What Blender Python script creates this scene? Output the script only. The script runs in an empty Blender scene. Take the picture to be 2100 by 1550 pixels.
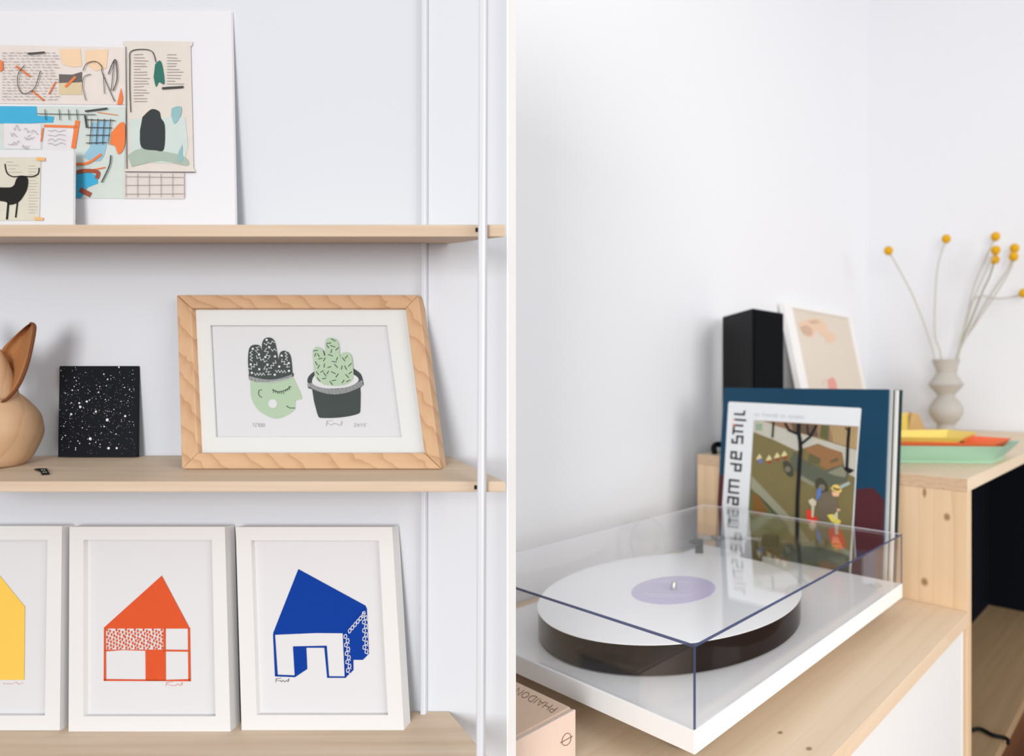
import bpy, math, random
from mathutils import Vector, Matrix
random.seed(7)
C = bpy.context.scene.collection
# ------------------------------------------------------------------ camera, world, lights, exposure
FX, PX, PY = 1258.0, 1579.0, 778.0            # focal length and principal point in pixels of the 2100x1550 frame
cd = bpy.data.cameras.new('camera'); cam = bpy.data.objects.new('camera', cd); C.objects.link(cam)
cam.location = (0, 0, 0); cam.rotation_euler = (math.pi/2, 0, 0)
cd.sensor_fit = 'HORIZONTAL'; cd.sensor_width = 36.0; cd.lens = 36.0*FX/2100
cd.shift_x = (1050-PX)/2100; cd.shift_y = (PY-775)/2100
cd.clip_start = 0.01; cd.clip_end = 50
cd.dof.use_dof = True; cd.dof.focus_distance = 0.47; cd.dof.aperture_fstop = 5.5
bpy.context.scene.camera = cam

w = bpy.data.worlds.new('world'); bpy.context.scene.world = w; w.use_nodes = True
bg = w.node_tree.nodes['Background']; bg.inputs[0].default_value = (0.93, 0.965, 1.0, 1); bg.inputs[1].default_value = 0.66

def area(name, loc, target, sx, sy, power, col=(1, 1, 1)):
    l = bpy.data.lights.new(name, 'AREA'); l.shape = 'RECTANGLE'; l.size = sx; l.size_y = sy; l.energy = power; l.color = col
    o = bpy.data.objects.new(name, l); C.objects.link(o); o.location = loc
    o.rotation_euler = (Vector(target)-Vector(loc)).to_track_quat('-Z', 'Y').to_euler(); return o
area('window_and_fill_light', (1.75, -0.75, 0.62), (-0.1, 0.7, -0.1), 0.95, 1.2, 31, (1, 0.985, 0.96))
area('window_and_fill_light', (0.05, -1.8, 0.10), (-0.05, 0.7, -0.10), 0.95, 1.2, 38, (1, 0.99, 0.975))  # added low fill light, no window stands behind it

bpy.context.scene.cycles.transparent_max_bounces = 24
vs = bpy.context.scene.view_settings
vs.view_transform = 'Standard'; vs.look = 'None'; vs.gamma = 1; vs.exposure = 0.0; vs.use_curve_mapping = False

# ------------------------------------------------------------------ geometry helpers
def P(u, v, z): return Vector(((u-PX)/FX*z, z, -(v-PY)/FX*z))     # a pixel of the frame at depth z
YAW = 0.6002
AX = Vector((math.sin(YAW), math.cos(YAW), 0)); BX = Vector((-math.cos(YAW), math.sin(YAW), 0)); UP = Vector((0, 0, 1))
O0 = Vector((-0.0596, 0.4859, 0))
def W(s, t, z): return O0 + AX*s + BX*t + UP*z                    # room coordinates: along the sideboard, towards its wall, height
SB, BN, FL = -0.325, -0.139, -0.623                               # sideboard top, bench top, floor
def srgb(r, g, b):
    f = lambda c: c/12.92 if c <= 0.04045 else ((c+0.055)/1.055)**2.4
    return (f(r/255), f(g/255), f(b/255), 1)

def link(o, parent=None):
    C.objects.link(o)
    if parent is not None:
        o.parent = parent; o.matrix_parent_inverse = Matrix.Translation(-Vector(root_loc(parent)))
    return o
def root_loc(p):
    return p['_loc'] if p.type == 'EMPTY' else (0, 0, 0)       # part meshes keep world coordinates
def thing(name, label, cat, loc, group=None):
    o = bpy.data.objects.new(name, None); C.objects.link(o); o.empty_display_size = 0.02
    o.location = loc; o['_loc'] = tuple(loc); o['label'] = label; o['category'] = cat
    if group: o['group'] = group
    return o
def tag(o, label, cat, group=None):
    o['label'] = label; o['category'] = cat
    if group: o['group'] = group
    return o
def structure(o): o['kind'] = 'structure'; return o

class MB:
    def __init__(s): s.v = []; s.f = []
    def poly(s, pts):
        n = len(s.v); s.v += [tuple(p) for p in pts]; s.f.append(list(range(n, n+len(pts)))); return s
    def hexa(s, b, t):                        # bottom ring and top ring of equal length
        n = len(s.v); k = len(b); s.v += [tuple(p) for p in b]+[tuple(p) for p in t]
        s.f.append([n+i for i in reversed(range(k))]); s.f.append([n+k+i for i in range(k)])
        for i in range(k):
            j = (i+1) % k; s.f.append([n+i, n+j, n+k+j, n+k+i])
        return s
    def wbox(s, s0, s1, t0, t1, z0, z1):      # box in room coordinates
        r = [(s0, t0), (s1, t0), (s1, t1), (s0, t1)]
        return s.hexa([W(a, b, z0) for a, b in r], [W(a, b, z1) for a, b in r])
    def box(s, x0, x1, y0, y1, z0, z1):
        r = [(x0, y0), (x1, y0), (x1, y1), (x0, y1)]
        return s.hexa([Vector((a, b, z0)) for a, b in r], [Vector((a, b, z1)) for a, b in r])
    def tube(s, pts, r, n=8):
        pts = [Vector(p) for p in pts]; rings = []; prev = None
        for i, p in enumerate(pts):
            d = (pts[min(i+1, len(pts)-1)]-pts[max(i-1, 0)]).normalized()
            ref = Vector((0, 0, 1)) if abs(d.z) < 0.9 else Vector((1, 0, 0))
            if prev is not None: ref = prev
            x = (ref-d*ref.dot(d)).normalized(); y = d.cross(x); prev = x
            rr = r[i] if isinstance(r, (list, tuple)) else r
            rings.append([p+(x*math.cos(2*math.pi*k/n)+y*math.sin(2*math.pi*k/n))*rr for k in range(n)])
        b = len(s.v)
        for R in rings: s.v += [tuple(q) for q in R]
        for i in range(len(rings)-1):
            for k in range(n):
                k2 = (k+1) % n; s.f.append([b+i*n+k, b+i*n+k2, b+(i+1)*n+k2, b+(i+1)*n+k])
        s.f.append([b+k for k in reversed(range(n))]); m = b+(len(rings)-1)*n; s.f.append([m+k for k in range(n)])
        return s
    def lathe(s, c, prof, n=48, axis=None):   # profile of (radius, height)
        c = Vector(c); ax = (axis or UP).normalized(); x = ax.orthogonal().normalized(); y = ax.cross(x); b = len(s.v)
        for r, h in prof:
            for k in range(n):
                a = 2*math.pi*k/n; s.v.append(tuple(c+ax*h+(x*math.cos(a)+y*math.sin(a))*r))
        for i in range(len(prof)-1):
            for k in range(n):
                k2 = (k+1) % n; s.f.append([b+i*n+k, b+i*n+k2, b+(i+1)*n+k2, b+(i+1)*n+k])
        s.f.append([b+k for k in reversed(range(n))]); m = b+(len(prof)-1)*n; s.f.append([m+k for k in range(n)])
        return s
    def build(s, name, mat, parent=None, smooth=False, bevel=0, seg=2, kind=None):
        me = bpy.data.meshes.new(name); me.from_pydata(s.v, [], s.f); me.update()
        o = bpy.data.objects.new(name, me); me.materials.append(mat); link(o, parent)
        import bmesh
        bm = bmesh.new(); bm.from_mesh(me); bmesh.ops.recalc_face_normals(bm, faces=bm.faces[:]) if not getattr(s, 'flat', False) else None
        bm.to_mesh(me); bm.free()
        if bevel:
            m = o.modifiers.new('bevel', 'BEVEL'); m.width = bevel; m.segments = seg; m.limit_method = 'ANGLE'; m.angle_limit = math.radians(40)
        if smooth:
            for p in me.polygons: p.use_smooth = True
            if smooth != 'all':
                m = o.modifiers.new('edges', 'EDGE_SPLIT'); m.split_angle = math.radians(smooth if smooth > 1 else 35)
        if kind: o['kind'] = kind
        return o

def bez(pts, n=12):                            # smooth curve through points
    pts = [Vector(p) for p in pts]; out = []
    for i in range(len(pts)-1):
        p0 = pts[max(i-1, 0)]; p1 = pts[i]; p2 = pts[i+1]; p3 = pts[min(i+2, len(pts)-1)]
        for k in range(n):
            t = k/n; out.append(0.5*((2*p1)+(p2-p0)*t+(2*p0-5*p1+4*p2-p3)*t*t+(3*p1-p0-3*p2+p3)*t**3))
    out.append(pts[-1]); return out

class Plane:                                   # a flat sheet: three corners and the side it faces
    def __init__(s, bl, br, tl):
        s.o = Vector(bl); s.u = Vector(br)-s.o; s.v = Vector(tl)-s.o; s.n = s.u.cross(s.v).normalized()
    def at(s, a, b, c=0): return s.o+s.u*a+s.v*b+s.n*c
    def px(s, u, v, c=0):                      # the spot of the sheet, raised by c, that shows at pixel (u, v)
        d = P(u, v, 1.0); k = (s.o+s.n*c).dot(s.n)/d.dot(s.n); return d*k
    def ink(s, name, mat, parent, polys=(), lines=(), dots=(), c=0.0003, one=False):
        ms = []
        for pg in polys: ms.append(MB().poly([s.px(u, v, c) for u, v in pg]))
        for pts, wd in lines:
            m = MB(); s.ribbon(m, pts, wd, c); ms.append(m)
        for (u, v, r) in dots:
            k = 8 if r < 2 else 16
            ms.append(MB().poly([s.px(u+r*math.cos(2*math.pi*j/k), v+r*math.sin(2*math.pi*j/k), c) for j in range(k)]))
        if one or len(ms) > 7:                 # one drawn figure, or marks too small to pick apart
            m = MB()
            for q in ms:
                n = len(m.v); m.v += q.v; m.f += [[i+n for i in f] for f in q.f]
            return m.build(name, mat, parent, kind=None if one else 'stuff')
        return [m.build(name, mat, parent) for m in ms][-1]
    def ribbon(s, m, pts, wd, c):
        pts = [Vector((a, b)) for a, b in pts]; L = []; R = []
        for i, p in enumerate(pts):
            d0 = (pts[i]-pts[i-1]).normalized() if i > 0 else None
            d1 = (pts[i+1]-pts[i]).normalized() if i < len(pts)-1 else None
            d = (d0+d1) if d0 is not None and d1 is not None else (d0 if d1 is None else d1)
            if d.length < 1e-4: d = d1
            d = d.normalized(); nrm = Vector((-d.y, d.x)); k = 1.0
            if d0 is not None and d1 is not None: k = min(1.8, 1/max(0.35, abs(nrm.dot(Vector((-d1.y, d1.x))))))
            L.append(p+nrm*wd/2*k); R.append(p-nrm*wd/2*k)
        for i in range(len(pts)-1):
            m.poly([s.px(*q, c) for q in (L[i], L[i+1], R[i+1], R[i])])

def crop(ox, oy, sc): return lambda *pts: [(ox+x/sc, oy+y/sc) for x, y in pts]
def curve(pts, n=8):
    return [(q.x, q.y) for q in bez([(a, b, 0) for a, b in pts], n)]

# ------------------------------------------------------------------ materials
def mat(name, col, rough=0.55, spec=0.4, noise=0.0, nscale=40, bump=0.0, bscale=300, metallic=0, coat=0):
    m = bpy.data.materials.new(name); m.use_nodes = True; nt = m.node_tree; b = nt.nodes['Principled BSDF']
    b.inputs['Base Color'].default_value = col; b.inputs['Roughness'].default_value = rough
    b.inputs['Specular IOR Level'].default_value = spec; b.inputs['Metallic'].default_value = metallic; b.inputs['Coat Weight'].default_value = coat
    tc = nt.nodes.new('ShaderNodeTexCoord')
    n = nt.nodes.new('ShaderNodeTexNoise'); n.inputs['Scale'].default_value = nscale; n.inputs['Detail'].default_value = 4
    nt.links.new(tc.outputs['Object'], n.inputs['Vector'])
    mx = nt.nodes.new('ShaderNodeMix'); mx.data_type = 'RGBA'
    mx.inputs['A'].default_value = tuple(c*(1-noise) for c in col[:3])+(1,); mx.inputs['B'].default_value = tuple(min(1, c*(1+noise)) for c in col[:3])+(1,)
    nt.links.new(n.outputs['Fac'], mx.inputs['Factor']); nt.links.new(mx.outputs['Result'], b.inputs['Base Color'])
    if bump:
        n2 = nt.nodes.new('ShaderNodeTexNoise'); n2.inputs['Scale'].default_value = bscale; n2.inputs['Detail'].default_value = 3
        nt.links.new(tc.outputs['Object'], n2.inputs['Vector'])
        bp = nt.nodes.new('ShaderNodeBump'); bp.inputs['Strength'].default_value = bump; bp.inputs['Distance'].default_value = 0.001
        nt.links.new(n2.outputs['Fac'], bp.inputs['Height']); nt.links.new(bp.outputs['Normal'], b.inputs['Normal'])
    return m

def wood(name, light, dark, rot=(0, 0, 0), scale=(6, 130, 130), contrast=1.0, wave=0, wscale=20, wdist=6, knots=(), rough=0.5, stretch=(0.25, 1, 1), wdir='Y'):
    m = bpy.data.materials.new(name); m.use_nodes = True; nt = m.node_tree; b = nt.nodes['Principled BSDF']; N = nt.nodes.new; Lk = nt.links.new
    b.inputs['Roughness'].default_value = rough; b.inputs['Specular IOR Level'].default_value = 0.3
    tc = N('ShaderNodeTexCoord'); r = N('ShaderNodeMapping'); r.inputs['Rotation'].default_value = rot; Lk(tc.outputs['Object'], r.inputs[0])
    sc = N('ShaderNodeMapping'); sc.inputs['Scale'].default_value = scale; Lk(r.outputs[0], sc.inputs[0])
    n = N('ShaderNodeTexNoise'); n.inputs['Scale'].default_value = 1.0; n.inputs['Detail'].default_value = 6; n.inputs['Roughness'].default_value = 0.6; n.inputs['Distortion'].default_value = 0.4
    Lk(sc.outputs[0], n.inputs['Vector'])
    mr = N('ShaderNodeMapRange'); mr.inputs['From Min'].default_value = 0.5-0.28/contrast; mr.inputs['From Max'].default_value = 0.5+0.28/contrast; Lk(n.outputs['Fac'], mr.inputs['Value'])
    fac = mr.outputs[0]
    if wave:
        s2 = N('ShaderNodeMapping'); s2.inputs['Scale'].default_value = stretch; Lk(r.outputs[0], s2.inputs[0])
        wv = N('ShaderNodeTexWave'); wv.wave_type = 'BANDS'; wv.bands_direction = wdir; wv.wave_profile = 'SAW'
        wv.inputs['Scale'].default_value = wscale; wv.inputs['Distortion'].default_value = wdist; wv.inputs['Detail'].default_value = 2; wv.inputs['Detail Scale'].default_value = 1.2
        Lk(s2.outputs[0], wv.inputs['Vector'])
        pw = N('ShaderNodeMath'); pw.operation = 'POWER'; pw.inputs[1].default_value = 4.0; Lk(wv.outputs['Fac'], pw.inputs[0])
        mm = N('ShaderNodeMix'); mm.data_type = 'FLOAT'; mm.inputs['Factor'].default_value = wave
        Lk(fac, mm.inputs['A']); Lk(pw.outputs[0], mm.inputs['B']); fac = mm.outputs['Result']
    mx = N('ShaderNodeMix'); mx.data_type = 'RGBA'; mx.inputs['A'].default_value = light; mx.inputs['B'].default_value = dark; Lk(fac, mx.inputs['Factor'])
    out = mx.outputs['Result']
    for (p, rad, st) in knots:                 # dark knots of the board itself
        sb = N('ShaderNodeVectorMath'); sb.operation = 'SUBTRACT'; sb.inputs[1].default_value = tuple(p); Lk(tc.outputs['Object'], sb.inputs[0])
        ml = N('ShaderNodeVectorMath'); ml.operation = 'MULTIPLY'; ml.inputs[1].default_value = st; Lk(sb.outputs[0], ml.inputs[0])
        ln = N('ShaderNodeVectorMath'); ln.operation = 'LENGTH'; Lk(ml.outputs[0], ln.inputs[0])
        k = N('ShaderNodeMapRange'); k.inputs['From Min'].default_value = rad*0.55; k.inputs['From Max'].default_value = rad*1.5
        k.inputs['To Min'].default_value = 0.85; k.inputs['To Max'].default_value = 0.0; Lk(ln.outputs['Value'], k.inputs['Value'])
        m2 = N('ShaderNodeMix'); m2.data_type = 'RGBA'; m2.inputs['B'].default_value = srgb(140, 98, 62); Lk(out, m2.inputs['A']); Lk(k.outputs[0], m2.inputs['Factor']); out = m2.outputs['Result']
    Lk(out, b.inputs['Base Color'])
    bp = N('ShaderNodeBump'); bp.inputs['Strength'].default_value = 0.08; bp.inputs['Distance'].default_value = 0.001
    Lk(n.outputs['Fac'], bp.inputs['Height']); Lk(bp.outputs['Normal'], b.inputs['Normal'])
    return m

def clear(name, tint=(1, 1, 1, 1), ior=1.47, gloss=1.0):
    m = bpy.data.materials.new(name); m.use_nodes = True; nt = m.node_tree; nt.nodes.clear(); N = nt.nodes.new
    o = N('ShaderNodeOutputMaterial'); t = N('ShaderNodeBsdfTransparent'); t.inputs[0].default_value = tint
    g = N('ShaderNodeBsdfGlossy'); g.inputs['Roughness'].default_value = 0.01; g.inputs['Color'].default_value = (gloss, gloss, gloss, 1)
    f = N('ShaderNodeFresnel'); x = N('ShaderNodeMixShader')
    ge = N('ShaderNodeNewGeometry'); mr = N('ShaderNodeMapRange'); mr.inputs['To Min'].default_value = ior; mr.inputs['To Max'].default_value = 1/ior   # same reflection on both faces of a pane
    nt.links.new(ge.outputs['Backfacing'], mr.inputs['Value']); nt.links.new(mr.outputs[0], f.inputs[0])
    nt.links.new(f.outputs[0], x.inputs[0]); nt.links.new(t.outputs[0], x.inputs[1]); nt.links.new(g.outputs[0], x.inputs[2]); nt.links.new(x.outputs[0], o.inputs[0])
    return m

M = {}
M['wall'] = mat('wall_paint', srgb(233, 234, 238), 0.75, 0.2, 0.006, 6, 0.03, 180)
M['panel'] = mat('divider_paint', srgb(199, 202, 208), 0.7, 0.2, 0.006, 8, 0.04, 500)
M['white'] = mat('white_lacquer', srgb(238, 237, 236), 0.4, 0.4, 0.004)
M['rod'] = mat('white_metal_rod', srgb(198, 200, 205), 0.35, 0.45, 0.004)
M['paper'] = mat('paper', srgb(204, 203, 205), 0.8, 0.15, 0.008, 30)
M['mat'] = mat('mat_board', srgb(210, 210, 208), 0.85, 0.1, 0.006, 30)
M['shelf'] = wood('birch_shelf', srgb(208, 189, 168), srgb(184, 160, 135), (0, 0, 0), (5, 160, 160), 0.9, 0.0)
M['frame'] = wood('larch_frame', srgb(198, 163, 128), srgb(166, 124, 90), (0, 0, 0.0), (14, 120, 120), 0.8, 0.62, 58, 6.0, stretch=(0.6, 1, 0.8), wdir='DIAGONAL')
M['frame_side'] = wood('larch_frame_upright', srgb(198, 163, 128), srgb(166, 124, 90), (0, 0, 0), (120, 120, 14), 0.8, 0.62, 58, 6.0, stretch=(0.8, 1.0, 0.6), wdir='DIAGONAL')
gl = (0, 0, YAW-math.pi/2)   # turns the sideboard's length onto the texture's x axis
k1 = W(0.20, -0.045, SB); k2 = W(0.09, -0.040, SB)
M['board'] = wood('pine_board', srgb(228, 200, 166), srgb(214, 180, 140), gl, (4, 60, 60), 0.8, 0.25, 16, 2.5, rough=0.45, stretch=(0.1, 1, 1))
M['bench'] = wood('pine_bench', srgb(226, 196, 160), srgb(206, 170, 128), (0, math.pi/2, 0), (3.2, 70, 70), 0.9, 0.22, 14, 3.0, rough=0.5, stretch=(0.12, 1, 1))
M['black'] = mat('black_gloss', srgb(10, 10, 10), 0.10, 0.2)
M['matte_black'] = mat('black_matte', srgb(14, 15, 17), 0.6, 0.15, 0.05)
M['grille'] = mat('black_cloth', srgb(14, 16, 20), 0.9, 0.1, 0.1, 900, 0.3, 1500)
M['navy'] = mat('shade_navy', srgb(12, 14, 22), 0.9, 0.1, 0.05)  # near-black blue that puts the bench hollow's shade into the colour
M['hole'] = mat('dark_peg', srgb(45, 34, 28), 0.8, 0.1)

# ------------------------------------------------------------------ the setting
structure(MB().wbox(-3.0, 3.5, -4.5, 1.0, FL-0.02, FL).build('floor', wood('floor_wood', srgb(118, 74, 48), srgb(84, 48, 30), gl, (6, 60, 60), 1.0)))
structure(MB().wbox(-0.345, 1.36, 0.485, 0.535, FL, 1.25).build('wall_back', M['wall']))
structure(MB().wbox(1.343, 1.39, -0.5, 0.485, FL, 1.25).build('wall_right', M['wall']))
LS = 0.93                                                         # the divider stands this near
ZB, ZF = 0.46*LS, 0.3976*LS                                             # faces of the shelf divider and of the shelf fronts
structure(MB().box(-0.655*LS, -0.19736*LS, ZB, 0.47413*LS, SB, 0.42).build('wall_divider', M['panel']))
structure(MB().box(-0.19735*LS, -0.19636*LS, ZB, 0.47413*LS, SB, 0.42).build('lit_end_strip_1', mat('lit_end_white', srgb(249, 249, 249), 0.6, 0.2)))   # added end strip of the divider, its whiter paint stands in for brighter light

# ------------------------------------------------------------------ shelves on the divider
DV = P(920, 933, ZB)-P(1037, 987, ZF)                              # depth vector of a shelf board
def shelf_z(zf, z): return zf+(z-ZF)*DV.z/DV.y
sh = thing('wall_shelf', 'white post wall shelf with three light wood boards', 'shelf', (-0.3, 0.42, SB))
fronts = [(460.5, 485.5), (987.5, 1009), (1594, 1620)]
ztops = []
for vt, vb in fronts:
    r = P(1037, vt, ZF); rb = P(1037, vb, ZF); l = Vector((-0.5465*LS, ZF, r.z)); lb = Vector((-0.5465*LS, ZF, rb.z)); ztops.append(r.z)
    MB().hexa([lb, rb, rb+DV*0.997, lb+DV*0.997], [l, r, r+DV*0.997, l+DV*0.997]).build('shelf_board', M['shelf'], sh, bevel=0.0006)
def rod(u0, u1, z, wpx, v0, v1):
    a, b = P(u0, v0, z), P(u1, v1, z); h = wpx/2/FX*z
    q = [(-h, -h), (h, -h), (h, h), (-h, h)]
    return MB().hexa([b+Vector((x, y, 0)) for x, y in q], [a+Vector((x, y, 0)) for x, y in q])
rod(994, 984.7, 0.3925*LS, 15, -560, 1895).build('front_post', M['rod'], sh, bevel=0.0012, seg=3)
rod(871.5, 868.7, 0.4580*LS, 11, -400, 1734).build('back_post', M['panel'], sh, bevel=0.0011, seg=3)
for u, v in ((979.5, 471.5), (977, 999)):
    c = P(u, v, ZF); MB().box(c.x-0.0011, c.x+0.0011, ZF-0.0006, ZF+0.001, c.z-0.0012, c.z+0.0012).build('peg_hole', M['hole'], sh)

# ------------------------------------------------------------------ pictures on the shelves
def frame(name, label, cat, outer, zb, zt, inner, depth, face, fside, recess, group=None):
    TL, TR, BR, BL = outer; zb *= LS; zt *= LS
    pl = Plane(P(*BL, zb), P(*BR, zb), P(*TL, zt)); n = pl.n
    f = thing(name, label, cat, pl.at(0.5, 0, -depth/2), group)
    o = [pl.px(*q) for q in (TL, TR, BR, BL)]; i = [pl.px(*q) for q in inner]
    for k in range(4):                        # four mitred rails
        j = (k+1) % 4; e = 0.0010 if face is not fside else 0.0
        ring = [o[k].lerp(o[j], e), o[k].lerp(o[j], 1-e), i[k].lerp(i[j], 1-e), i[k].lerp(i[j], e)]
        MB().hexa([q-n*depth for q in ring], ring).build('frame_rail', face if k % 2 == 0 else fside, f, bevel=0.0005 if e else 0)
    ii = [q.lerp((i[0]+i[2])/2, -0.06)-n*(recess+0.0032) for q in i]
    MB().hexa([q-n*0.001 for q in ii], ii).build('backing_board', M['mat'], f)
    return f, pl, i

# house prints
WF = mat('white_frame_lacquer', srgb(212, 210, 209), 0.45, 0.35, 0.004)
ink_y = mat('yellow_ink', srgb(224, 184, 82), 0.8, 0.1, 0.02, 120)
ink_o = mat('orange_ink', srgb(200, 80, 43), 0.8, 0.1, 0.05, 400)
ink_b = mat('blue_ink', srgb(10, 54, 140), 0.8, 0.1, 0.05, 300)
pencil = mat('pencil_grey', srgb(150, 148, 148), 0.9, 0.1)
pencil_d = mat('pencil_dark', srgb(70, 70, 74), 0.9, 0.1)
pencil_o = mat('pencil_orange', srgb(210, 140, 120), 0.9, 0.1)
HG = 'white framed house prints on the bottom shelf'
RC = 0.0030
def sheet(pl, f, inner, recess, grow=0.03, m=None, name='print_sheet'):
    c = (inner[0]+inner[2])/2; q = [p.lerp(c, -grow)-pl.n*recess for p in inner]
    return MB().hexa([x-pl.n*0.0006 for x in q], q).build(name, m or M['paper'], f)
def squiggle(x0, y0, w_, h_, seed, n=9):
    rr = random.Random(seed); pts = [(x0+w_*k/n, y0+h_*(rr.random()-0.5)) for k in range(n+1)]; return curve(pts, 4)
def signature(pl, par, m, x, y, wd, h, seed, lw=0.9):
    L = [([(x, y+h*0.5), (x+wd*0.04, y-h*0.5)], lw), ([(x+wd*0.01, y-h*0.42), (x+wd*0.28, y-h*0.55)], lw), ([(x+wd*0.03, y-h*0.02), (x+wd*0.12, y-h*0.02)], lw),
         (squiggle(x+wd*0.12, y+h*0.2, wd*0.5, h*0.5, seed), lw), ([(x+wd*0.62, y+h*0.4), (x+wd*0.64, y-h*0.5)], lw), ([(x+wd*0.58, y-h*0.1), (x+wd*0.68, y-h*0.1)], lw)]
    return L

zy = 0.4395
f, pl, inn = frame('house_print', 'white framed print of a yellow house, cut by the photo edge', 'picture frame', [(-192, 1078.6), (127, 1078.6), (122.5, 1497.5), (-212, 1497.5)], zy, zy*1.028,
                   [(-163, 1107), (97.5, 1107), (92, 1467), (-180, 1467)], 0.0075, WF, WF, RC, HG)
s = sheet(pl, f, inn, RC)
c = -RC+0.0003
pl.ink('yellow_house', ink_y, s, [[(-110, 1250), (-30, 1143), (0, 1181), (51, 1244), (49.5, 1394), (-108, 1394)]], c=c)
pl.ink('signature', pencil_o, s, lines=[(squiggle(6, 1402, 42, 5, 3), 0.7)], one=True, c=c)

f, pl, inn = frame('house_print', 'white framed print of an orange house, between the yellow and blue ones', 'picture frame', [(142.6, 1080), (461, 1080), (472.5, 1500), (140.5, 1500)], 0.4388, 0.4388*1.0285,
                   [(171, 1107), (434.6, 1107), (442, 1468.5), (171, 1468.5)], 0.0075, WF, WF, RC, HG)
s = sheet(pl, f, inn, RC); K = crop(200, 1160, 5.962)
# roof, walls, door, window bars in orange
pl.ink('orange_house', ink_o, s, [K((785, 120), (1120, 750), (1132, 768), (78, 768), (78, 755)), K((78, 765), (100, 765), (104, 1405), (75, 1405)), K((585, 1040), (832, 1040), (835, 1405), (588, 1405)),
       K((805, 765), (832, 765), (832, 1040), (805, 1040)), K((1103, 762), (1130, 762), (1140, 1410), (1110, 1410)), K((830, 1025), (1108, 1028), (1108, 1050), (830, 1048)), K((90, 1025), (820, 1025), (820, 1045), (300, 1032), (90, 1048)),
       K((75, 1385), (600, 1390), (840, 1395), (1140, 1385), (1140, 1412), (75, 1408))], one=True, c=c)
rr = random.Random(3); dashes = []
for i in range(19):
    for j in range(6):
        x = 108+i*37+rr.uniform(-5, 5)+(j % 2)*10; y = 775+j*44+(i % 3)*14-8; y2 = min(1022, y+34)
        if x < 796 and y < 1010: dashes.append(K((x, max(768, y)), (x+21, max(768, y+2)), (x+20, y2), (x+2, y2)))
pl.ink('orange_shingle_marks', ink_o, s, dashes, c=c)
pl.ink('signature', pencil_o, s, lines=signature(pl, s, None, 340, 1402.5, 52, 8, 5), one=True, c=c)

f, pl, inn = frame('house_print', 'white framed print of a blue house with open porch', 'picture frame', [(483.5, 1080.5), (804, 1080.5), (828.5, 1497), (495.5, 1497)], 0.4400, 0.4400*1.026,
                   [(515, 1108), (777, 1108), (795.6, 1466), (526.5, 1466)], 0.0075, WF, WF, RC, HG)
s = sheet(pl, f, inn, RC); K = crop(540, 1150, 5.962)
pl.ink('blue_house', ink_b, s, [K((428, 100), (1245, 545), (1255, 560), (985, 885), (640, 882), (120, 905), (122, 875)), K((118, 900), (142, 900), (175, 1395), (142, 1412)), K((145, 1390), (390, 1400), (390, 1422), (145, 1412)),
       K((362, 1045), (775, 1037), (775, 1062), (525, 1062), (537, 1322), (390, 1420), (383, 1400)), K((745, 1060), (775, 1045), (803, 1412), (780, 1425)), K((780, 1410), (1010, 1412), (1010, 1430), (780, 1430)),
       K((970, 885), (990, 880), (1005, 1425), (995, 1425)), K((985, 885), (1250, 555), (1265, 580), (1290, 1138), (1217, 1210), (1100, 1210), (1102, 1335), (1003, 1428))], one=True, c=c)
cells = []
for (x0, y0, x1, y1, n) in ((1010, 905, 1045, 1370, 9), (1235, 625, 1245, 1140, 10)):
    for k in range(n):
        x = x0+(x1-x0)*k/n; y = y0+(y1-y0)*k/n; o2 = 18 if k % 2 else -6
        cells.append((K((x-16+o2, y), (x+10+o2, y-6), (x+18+o2, y+22), (x+4+o2, y+44), (x-18+o2, y+38), (x-16+o2, y)), 1.5))
        cells.append((K((x+10+o2, y+44), (x+20+o2, y+58)), 1.5))
for k in range(6):
    x = 1050+k*33; y = 850-k*38; cells.append((K((x-12, y), (x+8, y-24), (x+26, y-4), (x+14, y+26), (x-4, y+32), (x-12, y)), 1.5))
pl.ink('white_brick_marks', M['paper'], s, lines=cells, c=c+0.0002)
pl.ink('signature', pencil_d, s, lines=signature(pl, s, None, 565, 1395, 42, 8, 9), one=True, c=c)

# cactus print
CR = 0.0030
f, pl, inn = frame('cactus_print', 'wood framed print of two cacti on the middle shelf', 'picture frame', [(362, 604.5), (857, 604.5), (904, 961), (372.5, 961)], 0.4233, 0.4233*1.064,
                   [(391.5, 631.5), (831, 631.5), (870, 928.5), (404.5, 928.5)], 0.0075, M['frame'], M['frame_side'], CR)
s0 = sheet(pl, f, inn, CR+0.0022, -0.06)
win = [(430.7, 667), (794, 667), (824, 896), (442, 896)]
mo = [p.lerp((inn[0]+inn[2])/2, -0.03)-pl.n*(CR+0.0006) for p in inn]; mi = [pl.px(u, v, -CR-0.0006) for u, v in win]
mb = MB()
for k in range(4):
    j = (k+1) % 4; mb.hexa([mo[k]-pl.n*0.001, mo[j]-pl.n*0.001, mi[j]-pl.n*0.001, mi[k]-pl.n*0.001], [mo[k], mo[j], mi[j], mi[k]])
mb.build('mat_window', M['mat'], f)
gq = [p.lerp((inn[0]+inn[2])/2, -0.001)-pl.n*(CR-0.0012) for p in inn]
MB().hexa([x-pl.n*0.0008 for x in gq], gq).build('glass_pane', clear('picture_glass', (0.99, 0.99, 0.99, 1), 1.35), f)
ci = -CR-0.0022+0.0003
char_ = mat('charcoal_ink', srgb(52, 60, 56), 0.85, 0.1, 0.12, 250); green = mat('pale_green_ink', srgb(164, 185, 157), 0.85, 0.1, 0.02, 200)
K = crop(490, 670, 7.046)
hat = curve([(148, 690), (133, 560), (132, 420), (150, 310), (195, 265), (255, 258), (300, 275), (325, 340), (338, 400), (331, 320), (334, 240), (365, 175), (425, 153), (480, 168), (520, 220), (545, 330), (562, 430), (572, 490), (580, 420), (600, 365), (650, 345), (705, 360), (745, 420), (762, 520), (775, 680)], 4)
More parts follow.
